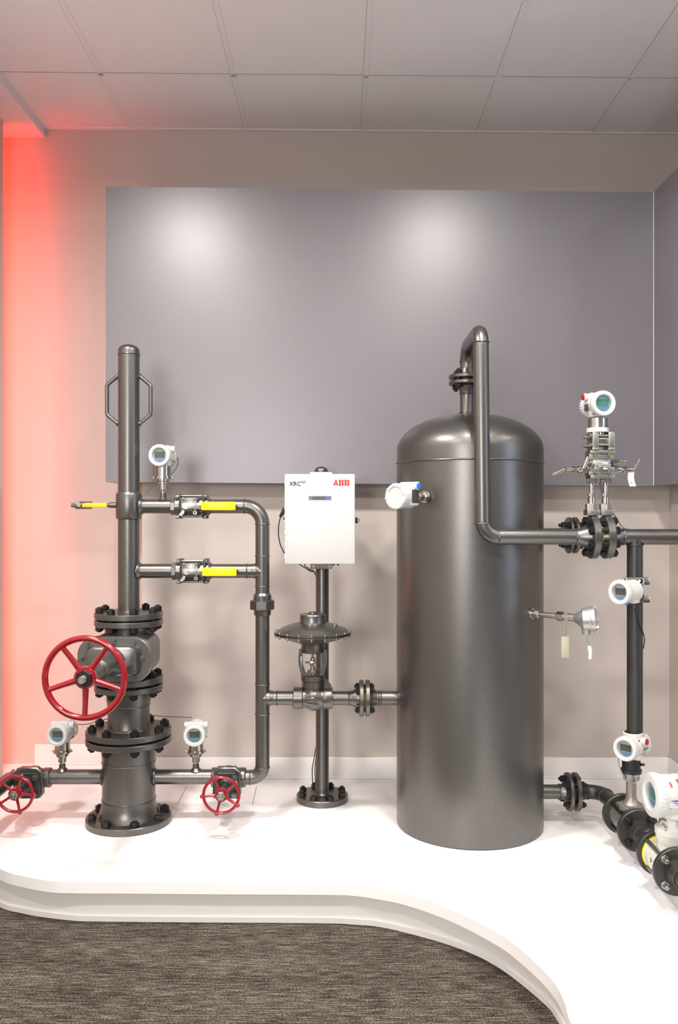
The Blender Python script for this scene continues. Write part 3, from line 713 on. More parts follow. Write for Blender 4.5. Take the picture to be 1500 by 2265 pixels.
b = B(); b.lathe(G0, Z_, [(zr - .046, .052), (zr - .036, .080), (zr - .024, .118), (zr - .011, .146), (zr - .007, .155), (zr - .005, RD), (zr - .001, RD)], 64); b.build('lower_diaphragm_case', PAINT, T)
b = B(); b.lathe(G0, Z_, [(zr + .040, .060), (zr + .046, .0565), (zc(1360), .0565), (zc(1358), .054), (zc(1357.5), 0)], 48); b.lathe(G0, Z_, [(zc(1358), .0185), (zc(1354), .0175), (zc(1353), .012)], 24); b.build('spring_cap', PAINT, T)
for k in range(18):
    a = 2 * PI * (k + .5) / 18; p_ = G0 + Vector((math.cos(a) * .158, math.sin(a) * .158, zr))
    b = B(); b.hexa(p_ + Z_ * .005, Z_, .0062, .006); b.hexa(p_ - Z_ * .013, Z_, .0062, .008); b.cyl(p_ - Z_ * .018, p_ + Z_ * .013, .0032, 8); b.build('rim_bolt', BRUSH, T)
b = B(); b.lathe(G0 + Vector((.095, -.04, zr + .034)), Vector((.2, 0, 1)), [(0, .010), (.004, .010), (.004, .0065), (.013, .0065)], 12); b.build('vent_fitting', BRUSH, T)
# inlet pipe to the tank
T = thing('tank_inlet_pipe', (xc(812), D, zT), 'grey flanged pipe between the control valve and the tank', 'pipe')
b = B(); b.cyl((xc(734), D, zT), (xc(773), D, zT), .0295, 32); b.lathe((xc(771), D, zT), X_, [(0, .0295), (.012, .031), (.028, .038), (.048, .041)], 32); weld(b, (xc(772), D, zT), X_, .0295); b.build('left_pipe', PAINT, T)
b = B(); b.cyl((xc(834), D, zT), (xc(884), D, zT), .0300, 32); b.lathe((xc(819), D, zT), X_, [(0, .041), (.010, .036), (.030, .0302)], 32); weld(b, (xc(838), D, zT), X_, .0302); weld(b, (xc(843), D, zT), X_, .0302); b.build('right_pipe', PAINT, T)
FR = .0775
for x0, x1 in ((794.5, 804.5), (808, 818.5)):
    b = B(); b.lathe((0, D, zT), X_, flange_profile(xc(x0), xc(x1), FR), 48); b.build('flange', PAINT, T)
b = B(); b.lathe((0, D, zT), X_, [(xc(804.4), .046), (xc(808.1), .046)], 32); b.build('gasket', YEL2, T)
studs(T, (0, D, zT), X_, .060, 4, PI / 4, xc(794.5), xc(818.5), rb=.0075, hn=.014, ext=.006, e1=Z_)

# ------------------------------------------------------------------ controller box on its post
PD = 4.0; pxx = (713.0 - 750) * PD / F; PO = Vector((pxx, PD, 0))
T = thing('instrument_post', (pxx, PD, DZ), 'grey round post on a bolted flange base carrying the white box', 'post')
b = B(); b.lathe(PO, Z_, flange_profile(DZ, DZ + .029, .1185), 56); b.build('base_flange', PAINT, T)
zpt = zc(1046, PD)
b = B(); b.lathe(PO, Z_, [(DZ + .028, .037), (DZ + .036, .0315), (DZ + .04, .0302), (zpt, .0302)], 36); b.build('post_tube', PAINT, T)
b = B(); b.lathe(PO + X_ * -.005, Z_, [(zpt - .03, .0302), (zpt + .010, .0302)] + [(zpt + .010 + .020 * math.sin(a), .0302 * math.cos(a)) for a in [PI / 2 * k / 6 for k in range(1, 7)]], 32); b.build('end_cap', PAINT, T)
studs(T, PO, Z_, .098, 8, e8, DZ + .0, DZ + .029, rb=.0085, hn=.017, ext=.007)
BY0, BY1 = 3.76, 3.945
bl, br = P(629.8, 1048.5, BY0), P(785, 1247.5, BY0)
T = thing('controller_box', ((bl.x + br.x) / 2, BY1, br.z), 'white flat controller box with a small screen, lettered ABB, on the post', 'control box')
b = B(); b.bbox((bl.x + .003, BY0 + .020, br.z + .002), (br.x - .003, BY1, bl.z - .002), .004); b.build('cabinet', BOXW, T)
b = B(); b.bbox((bl.x, BY0, br.z), (br.x, BY0 + .018, bl.z), .003); door = b.build('door', BOXW, T)
bk = BY0 / F
for k in range(7):
    v = 1062 + k * 26.95
    b = B(); p0, p1 = P(629.6, v, BY0), P(634.6, v + 13.5, BY0); b.bbox((p0.x, BY0 - .0004, p1.z), (p1.x, BY0 + .008, p0.z)); b.build('hinge', BOXW, T)
    b = B()
    for (q0, q1) in (((634.6, v), (635.0, v + 13.5)), ((630, v - .2), (635, v + .2)), ((630, v + 13.3), (635, v + 13.7))):
        a_, c_ = P(*q0, BY0), P(*q1, BY0); b.bbox((a_.x, BY0 - .0007, c_.z), (c_.x, BY0 + .001, a_.z))
    b.build('hinge_gap', GREYCAB, T)
b = B(); a_, c_ = P(683, 1097.2, BY0), P(733, 1106, BY0); b.bbox((a_.x, BY0 - .001, c_.z), (c_.x, BY0 + .004, a_.z)); b.mi = 1
a_, c_ = P(691, 1098.2, BY0), P(720, 1105, BY0); b.bbox((a_.x, BY0 - .0016, c_.z), (c_.x, BY0, a_.z)); b.mi = 2
b.build('screen', [LCDB, LCDC, KEYS], T)
fM = lambda u, v: facing(P(u, v, BY0 - .001), X_, Z_)
text(T, 'lettering', 'XRC', .0248, fM(640, 1074.2), INK, .0004, .0004, 1.02)
text(T, 'lettering', 'G5', .0140, fM(666.4, 1068.6), INK, .0001, .0004, 1.1)
def logo(T, M, w, h, gap):
    """three bold letters, each cut into quarters by thin gaps"""
    A1 = [(0, 0), (.17, .47), (.475, .47), (.475, .19), (.335, .19), (.27, 0)]
    A2 = [(.195, .53), (.365, 1), (.475, 1), (.475, .72), (.42, .53)]
    B1 = [(0, .53), (0, 1), (.45, 1), (.45, .82), (.27, .82), (.27, .66), (.45, .66), (.45, .53)]
    B2 = [(.51, 1), (.74, 1), (.90, .93), (.95, .80), (.92, .65), (.80, .53), (.51, .53), (.51, .66), (.62, .67), (.66, .74), (.62, .82), (.51, .82)]
    B3 = [(0, 0), (0, .47), (.45, .47), (.45, .36), (.27, .36), (.27, .19), (.45, .19), (.45, 0)]
    B4 = [(.51, 0), (.51, .19), (.64, .19), (.69, .27), (.65, .35), (.51, .36), (.51, .47), (.86, .47), (.97, .36), (.99, .22), (.93, .08), (.78, 0)]
    mir = lambda q: [(1 - x, y) for x, y in q][::-1]
    for i, polys in enumerate(([A1, A2, mir(A1), mir(A2)], [B1, B2, B3, B4], [B1, B2, B3, B4])):
        b = B(M)
        for q in polys: b.prism([((i * (1 + gap) + x) * w, y * h) for x, y in q], (0, 0, 0), X_, Y_, Z_, 0, .0005)
        b.build('logo_letter', REDINK, T)
_p0, _p1 = P(737.3, 1074, BY0), P(748.6, 1061.2, BY0)
logo(T, fM(737.3, 1074.0), _p1.x - _p0.x, _p1.z - _p0.z, .10)
b = B(); a_, c_ = P(686.5, 1044.6, 3.94), P(735, 1048.6, 3.94); b.bbox((a_.x, 3.92, c_.z - .03), (c_.x, 3.965, a_.z), .001)
b.build('top_bracket', BOXW, T)
b = B(); a_, c_ = P(687, 1247, 3.94), P(735, 1258, 3.94); b.bbox((a_.x, 3.925, c_.z), (c_.x, 3.965, a_.z + .03), .002); b.build('bottom_bracket', BRUSH, T)
for u in (694, 729):
    b = B(); b.hexa(P(u, 1251.5, 3.925), -Y_, .010, .007); b.build('bracket_bolt', BRUSH, T)
for u, v, r in ((738, 1251, .005), (748, 1251, .005)):
    b = B(); b.cyl(P(u, 1246, 3.88), P(u, v, 3.88), r, 10); b.build('cable_gland', CAST, T)
b = B(); p_ = P(785.5, 1151, 3.84); b.box(p_ + X_ * .006, (.010, .02, .026), .002); b.ring(p_ + X_ * .0125, Y_, .0068, .0012, 20, 6); b.build('latch', RUBBER, T)
b = B(); p_ = P(624, 1132, 3.86); b.box(p_ + X_ * .004, (.016, .022, .034), .003, Matrix.Rotation(.35, 3, 'Y')); b.box(p_ + Vector((-.006, 0, -.018)), (.012, .016, .014), .002); b.box(P(629, 1147, 3.86), (.008, .014, .014), .002); b.build('antenna_plug', RUBBER, T)
cable([P(624, 1136, 3.86), P(618, 1154, 3.86), P(616, 1178, 3.86), P(619, 1200, 3.87), P(625, 1216, 3.88), P(634, 1230, 3.92), P(650, 1246, 3.96)], .0024, RUBBER, 'black cable looping down the left side of the white box')
for k, (dx, dd, lb) in enumerate(((0, 0, 'outer'), (3.5, .01, 'inner'))):
    cable([P(661 + dx * 4, 1246, 3.90), P(668 + dx * 2, 1252, 3.92), P(684, 1262 - dx, 3.97), P(700, 1280, 4.02), P(704, 1400, 4.045), P(704, 1600, 4.045), P(696 + dx, 1670, 4.03), P(691 + dx * 1.6, 1700, 4.0), P(692 + dx * 1.8, 1740, 3.985 - dd)], .0024, RUBBER,
          'black cable behind the post, %s bend at its foot' % ('left and wider' if k == 0 else 'right and tighter'))

# ------------------------------------------------------------------ storage tank
TY = 3.706; TX = .5565; TR = .3095; TO = Vector((TX, TY, 0))
T = thing('storage_tank', (TX, TY, DZ), 'large dark grey cylindrical tank with a domed top standing on the platform', 'tank')
zs, zd = CZ + .2085, CZ + .262
b = B(); b.lathe(TO, Z_, [(DZ, TR - .008), (DZ + .004, TR - .002), (DZ + .012, TR)] + [(DZ + .012 + (zs - DZ - .012) * k / 6, TR) for k in range(1, 7)], 128); b.build('shell', TANKP, T)
b = B(); b.lathe(TO, Z_, [(zs, TR), (zd, TR)] + [(zd + .157 * math.sin(a), TR * math.cos(a)) for a in [PI / 2 * k / 20 for k in range(1, 21)]], 128); b.build('domed_head', TANKP, T)
b = B(); b.ring(TO + Z_ * zs, Z_, TR + .001, .0042, 128, 10); b.build('weld_bead', PAINT, T)
nx, ny = .5465, TY
NO = Vector((nx, ny, 0))
znt = CZ + (1132.5 - 843) * TY / F
b = B(); b.lathe(NO, Z_, [(CZ + .395, .036), (CZ + .424, .0315), (CZ + .43, .0300), (zc(880, TY) , .0300), (zc(872, TY), .0303), (zc(866, TY), .033), (zc(854, TY), .040)], 32); weld(b, NO + Z_ * zc(872, TY), Z_, .0303); weld(b, NO + Z_ * (CZ + .424), Z_, .0310); b.build('top_nozzle', PAINT, T)
fz = [zf(v_, .0775, TY) for v_ in (845.5, 837, 832, 823.5)]
b = B(); b.lathe(NO, Z_, flange_profile(fz[0], fz[1], FR), 48); b.build('nozzle_flange', PAINT, T)
# outlet pipe from the tank top
FD = 3.345
T = thing('tank_outlet_pipe', (nx, FD, zc(1187.5, FD)), 'grey pipe arching from the tank top, down its front and off to the right', 'pipe')
b = B(); b.lathe(NO, Z_, flange_profile(fz[2], fz[3], FR), 48); b.build('top_flange', PAINT, T)
b = B(); b.lathe(NO, Z_, [(fz[1] - .001, .05), (fz[2] + .001, .05)], 32); b.build('gasket', BLACK, T)
studs(T, NO, Z_, .060, 4, PI / 4, fz[0], fz[3], rb=.0075, hn=.015, ext=.008)
Zh = CZ + .700; zlo = zc(1187.5, FD)
pt0 = Vector((nx, FD, Zh)); pt1 = Vector((.5545, FD, zlo))
pp = fillet([(nx, ny, fz[3]), (nx, ny, Zh), pt0, pt1, (1.02, FD, zlo)], [.076, .060, .066], 14)
xn = P(1278, 1187, FD - .03).x
pp[-1] = Vector((xn, FD, zlo))
b = B(); b.tube(pp, .0301, 36); b.lathe(NO, Z_, [(fz[3] - .001, .040), (fz[3] + .010, .036), (fz[3] + .028, .0303)], 32)
for p_, a_ in ((NO + Z_ * zc(800, TY), Z_), (Vector((nx, FD, zc(757, FD))), Z_), (Vector((.554, FD, zc(1158, FD))), Z_), (Vector((xc(1102, FD), FD, zlo)), X_), (Vector((xn, FD, zlo)), X_)): weld(b, p_, a_, .0302)
b.build('pipe_run', PAINT, T)
f1a, f1b = (1317.5 - 750) * 3.262 / F, (1333.5 - 750) * 3.262 / F
f2a, f2b = (1349 - 750) * 3.262 / F, (1366 - 750) * 3.262 / F
FR3 = .0845
b = B(); b.lathe((xn, FD, zlo), X_, [(0, .0301), (.012, .031), (.035, .041), (f1a - xn, .046)], 36); b.build('left_neck', PAINT, T)
b = B(); b.lathe((0, FD, zlo), X_, flange_profile(f1a, f1b, FR3), 56); b.build('orifice_flange', PAINT, T)
b = B(); b.lathe((0, FD, zlo), X_, flange_profile(f2a, f2b, FR3), 56); b.build('orifice_flange', PAINT, T)
b = B(); b.lathe((0, FD, zlo), X_, [(f1b - .001, .048), (f2a + .001, .048)], 40); b.build('spacer_ring', STEEL, T)
b = B(); b.lathe((0, FD, zlo), X_, [(f1b + .011, .050), (f1b + .014, .050)], 40, caps=True); b.build('gasket', YEL2, T)
studs(T, (0, FD, zlo), X_, .0665, 8, PI / 8, f1a, f2b, rb=.0082, hn=.016, ext=.004, e1=Z_)
xr2 = P(1384, 1187, FD - .03).x
b = B(); b.lathe((f2b, FD, zlo), X_, [(0, .044), (.012, .038), (xr2 - f2b - .006, .0305), (xr2 - f2b, .0301)], 36); b.cyl((xr2 - .002, FD, zlo), (1.50, FD, zlo), .0301, 36); weld(b, (xr2, FD, zlo), X_, .0303)
b.build('right_run', PAINT, T)
# side nozzle pipe of the tank, behind
T = thing('side_nozzle_pipe', (.99, TY, zc(1184, TY)), 'grey pipe stub with small bolted flanges behind the orifice flanges, beside the tank', 'pipe')
zz = zc(1184, TY); g = [.9745, .9895, .9985, 1.0150]
b = B(); b.cyl((TX + TR - .01, TY, zz), (.95, TY, zz), .030, 28); b.lathe((.94, TY, zz), X_, [(0, .030), (.035, .040)], 28); b.build('pipe_stub', PAINT, T)
for x0, x1 in ((g[0], g[1]), (g[2], g[3])):
    b = B(); b.lathe((0, TY, zz), X_, flange_profile(x0, x1, FR), 48); b.build('flange', PAINT, T)
b = B(); b.lathe((0, TY, zz), X_, [(g[1] - .001, .05), (g[2] + .001, .05)], 28); b.build('gasket', BLACK, T)
b = B(); b.lathe((0, TY, zz), X_, [(g[3] - .001, .040), (g[3] + .03, .030), (1.08, .030), (1.085, .0)], 28); b.build('end_stub', PAINT, T)
studs(T, (0, TY, zz), X_, .060, 4, PI / 4, g[0], g[3], rb=.0075, hn=.014, ext=.012, e1=Z_)
# vertical pipe at right
VX = xc(1404.5, FD); zve = zc(1622, FD)
T = thing('drop_pipe', (VX, FD, zve), 'dark grey vertical pipe hanging from the right pipe run to the lowest transmitter', 'pipe')
b = B(); b.cyl((VX, FD, zve), (VX, FD, zlo - .01), .0298, 32); b.ring((VX, FD, zlo - .031), Z_, .0305, .003, 32, 8); b.build('pipe_tube', DARKP, T)

# ------------------------------------------------------------------ level transmitter on the tank (blank cover)
nrm = Vector((-.67, -.742, 0)).normalized(); sp = Vector((TX, TY, zc(1099, 3.475))) + nrm * TR
T = thing('level_transmitter', sp, 'white blank-covered transmitter with blue plug sticking out of the tank at left', 'level transmitter')
hc = sp + nrm * .150
M = facing(hc, Vector((nrm.y, -nrm.x, 0)) * -1, Z_)
# local frame: -Y along nrm
Mx = Matrix((Vector((-nrm.y, nrm.x, 0)) , -nrm, Z_)).transposed().to_4x4(); Mx.translation = hc
k = 1.08
b = B(Mx); b.lathe((0, -.020, 0), Y_, [(0, .044), (.004, .045), (.062, .045), (.070, .038)], 40)
b.box((0, .020, 0), (.092, .050, .074), .008); b.cyl((-.03, .026, .040), (.055, .026, .040), .0165, 24, bev=.002); b.box((.0, .020, .040), (.075, .046, .022), .005)
b.build('housing', WHITE, T)
b = B(Mx); b.lathe((0, -.020, 0), -Y_, [(0, .044), (.0, .0485), (.022, .0505), (.030, .0485), (.031, .038), (.027, .034), (.027, 0)], 48)
for q_ in range(8):
    a = 2 * PI * q_ / 8 + .2; b.box((math.cos(a) * .0445, -.0475, math.sin(a) * .0445), (.010, .010, .007), .001, Matrix.Rotation(-a, 3, 'Y'))
b.build('blank_cover', WHITE, T)
sx_ = 1 if (Mx.to_3x3() @ X_).y < 0 else -1
b = B(Mx); b.bbox((sx_ * .046, -.004, -.026), (sx_ * .0475, .040, .026), .0005); b.build('rating_plate', LABELG, T)
b = B(Mx); b.lathe((sx_ * .054, .026, .040), X_ * sx_, [(0, .0125), (.004, .0125), (.006, .010)], 20); b.build('conduit_plug', BLUEPL, T)
b = B(); b.cyl(sp - nrm * .005, hc, .015, 24); b.hexa(sp + nrm * .012, nrm, .021, .014); b.lathe(sp + nrm * .004, nrm, [(0, .024), (.006, .024)], 28); b.hexa(sp + nrm * .045, nrm, .019, .018); b.build('process_fitting', STEEL, T)

# ------------------------------------------------------------------ temperature probe
n2 = Vector((.697, -.717, 0)).normalized(); s2 = Vector((TX, TY, zc(1357, 3.485))) + n2 * TR
T = thing('temperature_probe', s2, 'silver temperature probe with a cast screw-cap head sticking out of the tank at right', 'temperature probe')
b = B(); b.lathe(s2 - n2 * .004, n2, [(0, .022), (.010, .022), (.010, .0155), (.022, .0155)], 24)
b.hexa(s2 + n2 * .018, n2, .0165, .018); b.cyl(s2, s2 + n2 * .205, .0105, 20); b.hexa(s2 + n2 * .118, n2, .0185, .030, Z_); b.hexa(s2 + n2 * .152, n2, .0165, .016); b.cyl(s2 + n2 * .165, s2 + n2 * .205, .0145, 20); b.build('probe_stem', STEEL, T)
up = (Z_ * .94 + n2 * .1).normalized(); hd = s2 + n2 * .245
ax2 = (n2 + Vector((.62, .30, .10))).normalized()
b = B(); b.lathe(s2 + n2 * .200, n2, [(0, .019), (.012, .024), (.030, .036), (.036, .038)], 28); b.lathe(hd - ax2 * .022, ax2, [(0, .026), (.010, .042), (.032, .045), (.033, .047), (.038, .047)], 36)
b.lathe(hd - Z_ * .03, -Z_, [(0, .018), (.030, .016)], 20); b.build('head_body', ALU, T)
b = B(); b.lathe(hd + ax2 * .016, ax2, [(0, .047), (.003, .0485), (.016, .0485), (.024, .038), (.025, 0)], 36)
_, f1, f2 = b.frame(ax2, Z_)
for q_ in range(3):
    a = 2 * PI * q_ / 3 + .2; d_ = f1 * math.cos(a) + f2 * math.sin(a); R3 = Matrix((d_, ax2.cross(d_), ax2)).transposed(); b.box(hd + ax2 * .034 + d_ * .040, (.018, .006, .022), .0015, R3)
b.build('screw_cap', ALU, T)
def ball_chain(T, pts, r=.0017, step=.0042):
    b = B(); ps = smooth3(pts, 10); acc = 0
    for a, c in zip(ps, ps[1:]):
        L = (c - a).length; t = step - acc
        while t <= L: b.sphere(a + (c - a) * t / L, r, 6); t += step
        acc = (acc + L) % step
    b.tube(ps, .0005, 5)
    return b.build('ball_chain', STEEL, T)
d3 = 3.30
ball_chain(T, [P(1313, 1380, 3.25), P(1314.5, 1398, d3), P(1309.5, 1425, d3), P(1306, 1432, d3), P(1303, 1424, d3), P(1298, 1407, d3), P(1296, 1394, d3)])
TT = thing('tag_label', P(1304.5, 1427, d3), 'crumpled clear and white tag hanging on the probe ball chain', 'tag')
b = B(); b.prism([(-.006, 0), (.003, 0), (.008, -.012), (.0085, -.022), (.006, -.052), (-.006, -.050), (-.003, -.030), (-.008, -.012)], P(1304.5, 1428, d3 - .003), X_, Z_, -Y_, 0, .0015); b.build('tag_plate', PAPER, TT)
TT = thing('tag_label', P(1252, 1380, 3.36), 'pale green rectangular tag hanging by a wire under the probe stem', 'tag')
b = B(); b.tube(smooth3([P(1253.5, 1362, 3.365), P(1253.5, 1376, 3.35), P(1253, 1392, 3.35), P(1250, 1404, 3.35), P(1251, 1410, 3.35)]), .0009, 6); b.build('tag_wire', BRUSH, TT)
b = B(); b.box(P(1250.5, 1431.5, 3.35), (17 * 3.35 / F, .0014, 47 * 3.35 / F), .0005); b.build('tag_plate', PALETAG, TT)

# ------------------------------------------------------------------ differential pressure transmitter with manifold
def W(u, v, d=FD): return P(u, v, d)
q3 = FD / F
T = thing('valve_manifold', W(1328, 1138), 'silver steel manifold with T-bar needle valves standing on the orifice flanges', 'manifold')
xc_, yc = W(1328.5, 0).x, FD
def blk(b, u0, u1, v0, v1, dp=.05, bev=.0012, dy=0.0):
    a, c = W(u0, v0), W(u1, v1); b.box(((a.x + c.x) / 2, yc + dy, (a.z + c.z) / 2), (abs(c.x - a.x), dp, abs(a.z - c.z)), bev)
for u in (1308.5, 1339.5):
    x = W(u, 0).x
    b = B(); blk(b, u - 13.5, u + 15.5, 1127, 1140, .055); b.hexa((x, yc, W(0, 1127).z), Z_, .024, 13 * q3, Y_); b.build('tap_block', BRUSH, T)
    b = B(); b.lathe((x, yc, 0), Z_, [(W(0, 1114).z, .0135), (W(0, 1100).z, .0135), (W(0, 1099).z, .009), (W(0, 1060).z, .0085)], 24); b.hexa((x - .001, yc, W(0, 1097.5).z), Z_, .0145, 6 * q3, Y_)
    b.hexa((x, yc, W(0, 1069).z), Z_, .022, 10 * q3, X_); b.lathe((x + .004, yc - .020, W(0, 1073).z), Z_, [(0, .006), (.008, .006)], 10); b.build('impulse_stem', STEEL, T)
b = B(); blk(b, 1301, 1355, 1051, 1059.5, .066); blk(b, 1298, 1352, 1044, 1051.5, .056); blk(b, 1300, 1354, 1034, 1044, .058); blk(b, 1307, 1347, 1017, 1036, .054); blk(b, 1299, 1352, 1004, 1018, .056); blk(b, 1300, 1355, 997.5, 1004.5, .070)
b.build('manifold_block', BRUSH, T)
b = B(); pl = W(1325, 1027, yc - .028); b.box(pl, (.046, .0015, .026), .0004); b.build('name_plate', ALU, T)
for u, v, m_ in ((1311, 1008, BRASS), (1343, 1008, BRASS), (1311, 1049, STEEL), (1343, 1049, STEEL)):
    b = B(); b.hexa((W(u, 0).x, yc - .030, W(0, v + 3).z), Z_, .0085, .010); b.cyl((W(u, 0).x, yc - .030, W(0, v).z), (W(u, 0).x, yc - .030, W(0, v - 9).z), .0055, 10); b.build('block_bolt', m_, T)
def tbar(p0, p1, bar_dir, L, off=0.0, packing=True):
    p0, p1 = Vector(p0), Vector(p1); a = (p1 - p0); n_ = a.length; a.normalize(); bd = Vector(bar_dir).normalized()
    b = B(); b.hexa(p0, a, .0165, n_ * .30); b.cyl(p0, p0 + a * n_ * .45, .0125, 16); b.cyl(p0, p1, .0065, 14); b.hexa(p0 + a * n_ * .55, a, .0125, n_ * .16); b.cyl(p0 + a * n_ * .78, p1, .009, 14)
    st = b.build('needle_valve', STEEL, T)
    b = B(); b.cyl(p1 + a * .004 + bd * (off - L / 2), p1 + a * .004 + bd * (off + L / 2), .0072, 18, bev=.0008); b.build('t_bar', STEEL, st)
tbar(W(1301, 1039, yc - .01), W(1252, 1038, yc - .01), Vector((-1, .75, -.50)), .056, .024)
tbar(W(1352, 1039, yc - .01), W(1400, 1039, yc - .01), Vector((.30, -.30, .72)), .060, .018)
tbar((W(1336, 0).x, yc - .028, W(0, 1031).z), W(1337, 1030, yc - .085), Vector((1, -.12, 0)), .050)
tbar((W(1302, 0).x, yc - .030, W(0, 1030).z), W(1297, 1024, yc - .065), Vector((.36, 0, .93)), .048)
tbar((W(1350, 0).x, yc, W(0, 1024).z), W(1366, 1021, yc + .035), Vector((1, .1, -.06)), .040, .012)
T2 = thing('tag_label', W(1396, 1046), 'white curled paper tag hanging on the right T-bar', 'tag')
b = B(); n_ = 8; L0 = [W(1389.5 - 2.5 * math.sin(PI * k / n_) + 0.5 * k, 1045 + 31 * k / n_, yc - .035 + .004 * math.sin(PI * k / n_)) for k in range(n_ + 1)]; wv = Vector((13.5 * q3, -.002, .001))
for off in (0, .0006):
    a = [b._v(p_ - Y_ * off) for p_ in L0]; c = [b._v(p_ + wv - Y_ * off) for p_ in L0]
    for i in range(n_): b._f((a[i], c[i], c[i + 1], a[i + 1]) if off == 0 else (a[i + 1], c[i + 1], c[i], a[i]))
b.build('tag_paper', PAPER, T2)
b = B(); b.box(W(1397.5, 1052, yc - .0390), (.003, .0006, .004)); b.box(W(1395.5, 1062, yc - .0390), (.011, .0006, .013)); b.build('printed_mark', GREYLAB, T2)
# transmitter on top
T = thing('differential_pressure_transmitter', W(1325, 998), 'white transmitter with teal display and red plug, highest one, on the steel manifold', 'pressure transmitter')
b = B()
for u0, u1 in ((1305, 1318.5), (1340, 1353.5)): blk(b, u0, u1, 957, 995, .074, .002); blk(b, u0 - 1, u1 + 1, 992, 997.5, .078, .002)
b.build('process_flange', BRUSH, T)
b = B(); zq_ = W(0, 974).z; b.cyl((W(1318, 0).x, yc, zq_), (W(1341, 0).x, yc, zq_), .026, 28); b.lathe((W(1329, 0).x, yc, zq_ + .02), Z_, [(0, .018), (W(0, 957).z - zq_ - .02, .018)], 20); b.build('sensor_cell', STEEL, T)
for dy_ in (-.030, .030):
    for v in (965, 985):
        b = B(); p_ = Vector((0, yc + dy_, W(0, v).z)); b.cyl(p_ + X_ * W(1298, 0).x, p_ + X_ * W(1355, 0).x, .0045, 12); b.hexa(p_ + X_ * W(1298, 0).x, X_, .0085, .010); b.hexa(p_ + X_ * W(1353.6, 0).x, X_, .0085, .006); b.build('through_bolt', BRUSH, T)
for v in (967, 986):
    b = B(); b.lathe((W(1304, 0).x, yc - .004, W(0, v).z), -X_, [(0, .008), (.006, .008), (.006, .005), (.022, .0055), (.024, .003)], 12); b.build('vent_screw', STEEL, T)
xh = W(1322.5, 0).x
b = B(); b.lathe((xh, yc, 0), Z_, [(W(0, 957).z, .041), (W(0, 956.5).z, .0425), (W(0, 948).z, .0425), (W(0, 947).z, .040)], 40); b.build('white_ring', WHITE, T)
b = B(); b.lathe((xh, yc, 0), Z_, [(W(0, 947.5).z, .0375), (W(0, 926).z, .0375)], 40); b.build('sensor_neck', STEEL, T)
M = Matrix.Translation(Vector((W(1321, 0).x, yc, W(0, 896).z))) @ Matrix.Rotation(math.radians(8), 4, 'Z')
housing(T, M, 1.03, 'teal', REDPL, -1, long=1.0)
b = B(M); b.bbox((-.0425, -.012, -.022), (-.040, .022, .004), .0004); b.build('rating_label', LABELG, T)
cable([W(1327, 1068, yc + .03), W(1331, 1085, yc + .035), W(1337, 1102, yc + .035), W(1346, 1124, yc + .04), W(1360, 1140, yc + .06), W(1371, 1158, yc + .02), W(1381, 1168, yc), W(1392, 1170.5, yc)], .0020, CABLE, 'thin dark cable under the manifold passing behind the orifice flanges')

# ------------------------------------------------------------------ transmitter clamped to the drop pipe
T = thing('clamped_transmitter', Vector((VX, FD, zc(1305, FD))), 'white display transmitter clamped to the dark vertical pipe', 'transmitter')
yy = FD - .062
M = Matrix.Translation(Vector((xc(1386, yy), yy, zc(1308.5, yy)))) @ Matrix.Rotation(math.radians(-50), 4, 'Z')
b = B(M)
b.lathe((0, -.030, 0), Y_, [(0, .0415), (.05, .0435), (.075, .0435), (.079, .040)], 44); b.box((0, .026, -.012), (.062, .040, .066), .006); b.build('housing', CREAM, T)
b = B(M); b.lathe((0, -.030, 0), -Y_, [(0, .0415), (0, .0455), (.016, .0470), (.023, .0440), (.024, .0345), (.0205, .0310), (.010, .0305), (.010, 0)], 52, caps=False)
for kq in range(30):
    a = 2 * PI * kq / 30; b.box((math.cos(a) * .0463, -.040, math.sin(a) * .0463), (.0026, .016, .0046), .0008, Matrix.Rotation(-a, 3, 'Y'))
b.build('front_cover', WHITE, T)
def display(T, M, y, r=.0302, k=1.0, lm=None):
    b = B(M); b.lathe((0, -y, 0), -Y_, [(0, r), (.0006, r)], 36); b.mi = 1
    b.prism([(-.022 * k, -.0105 * k), (.022 * k, -.0105 * k), (.022 * k, .0155 * k), (-.022 * k, .0155 * k)], (0, 0, 0), X_, Z_, -Y_, y + .0007, y + .0013); b.mi = 2
    hp = [(.0292 * k * math.cos(a), .0292 * k * math.sin(a)) for a in [math.radians(206 + 128 * j / 16) for j in range(17)]]
    b.prism(hp, (0, 0, 0), X_, Z_, -Y_, y + .0007, y + .0013); b.mi = 3
    b.prism([(-.016 * k, -.015 * k), (-.010 * k, -.015 * k), (-.013 * k, -.021 * k)], (0, 0, 0), X_, Z_, -Y_, y + .0013, y + .0017); b.ring((0, -y - .0014, -.0195 * k), Y_, .0055 * k, .0006, 20, 6)
    b.prism([(.010 * k, -.021 * k), (.016 * k, -.021 * k), (.013 * k, -.015 * k)], (0, 0, 0), X_, Z_, -Y_, y + .0013, y + .0017)
    b.build('display', [LCDRIM, lm or LCD, KEYS, KEYM], T)
    b = B(M); b.lathe((0, -y - .007, 0), -Y_, [(0, r), (.002, r)], 36); b.build('window_glass', GLASS, T)
display(T, M, .0405, lm=LABELG)
b = B(M); b.lathe((0, .0, -.040), -Z_, [(0, .011), (.008, .011), (.010, .008)], 18); b.build('conduit_plug', BLUEPL, T)
b = B()
for v0, v1 in ((1276, 1292), (1317, 1331)):
    z0_, z1_ = zc(v1, FD), zc(v0, FD); zm = (z0_ + z1_) / 2
    b.lathe((VX, FD, z0_), Z_, [(0, .0305), (z1_ - z0_, .0305)], 28)
    for s in (-1, 1): b.box((VX + s * .038, FD - .012, zm), (.026, .012, z1_ - z0_), .004)
    b.box((VX, FD - .034, zm), (.092, .005, z1_ - z0_), .003)
b.box((VX + .004, FD - .040, zc(1303, FD)), (.034, .008, .085), .002); b.build('pipe_clamp', STEEL, T)
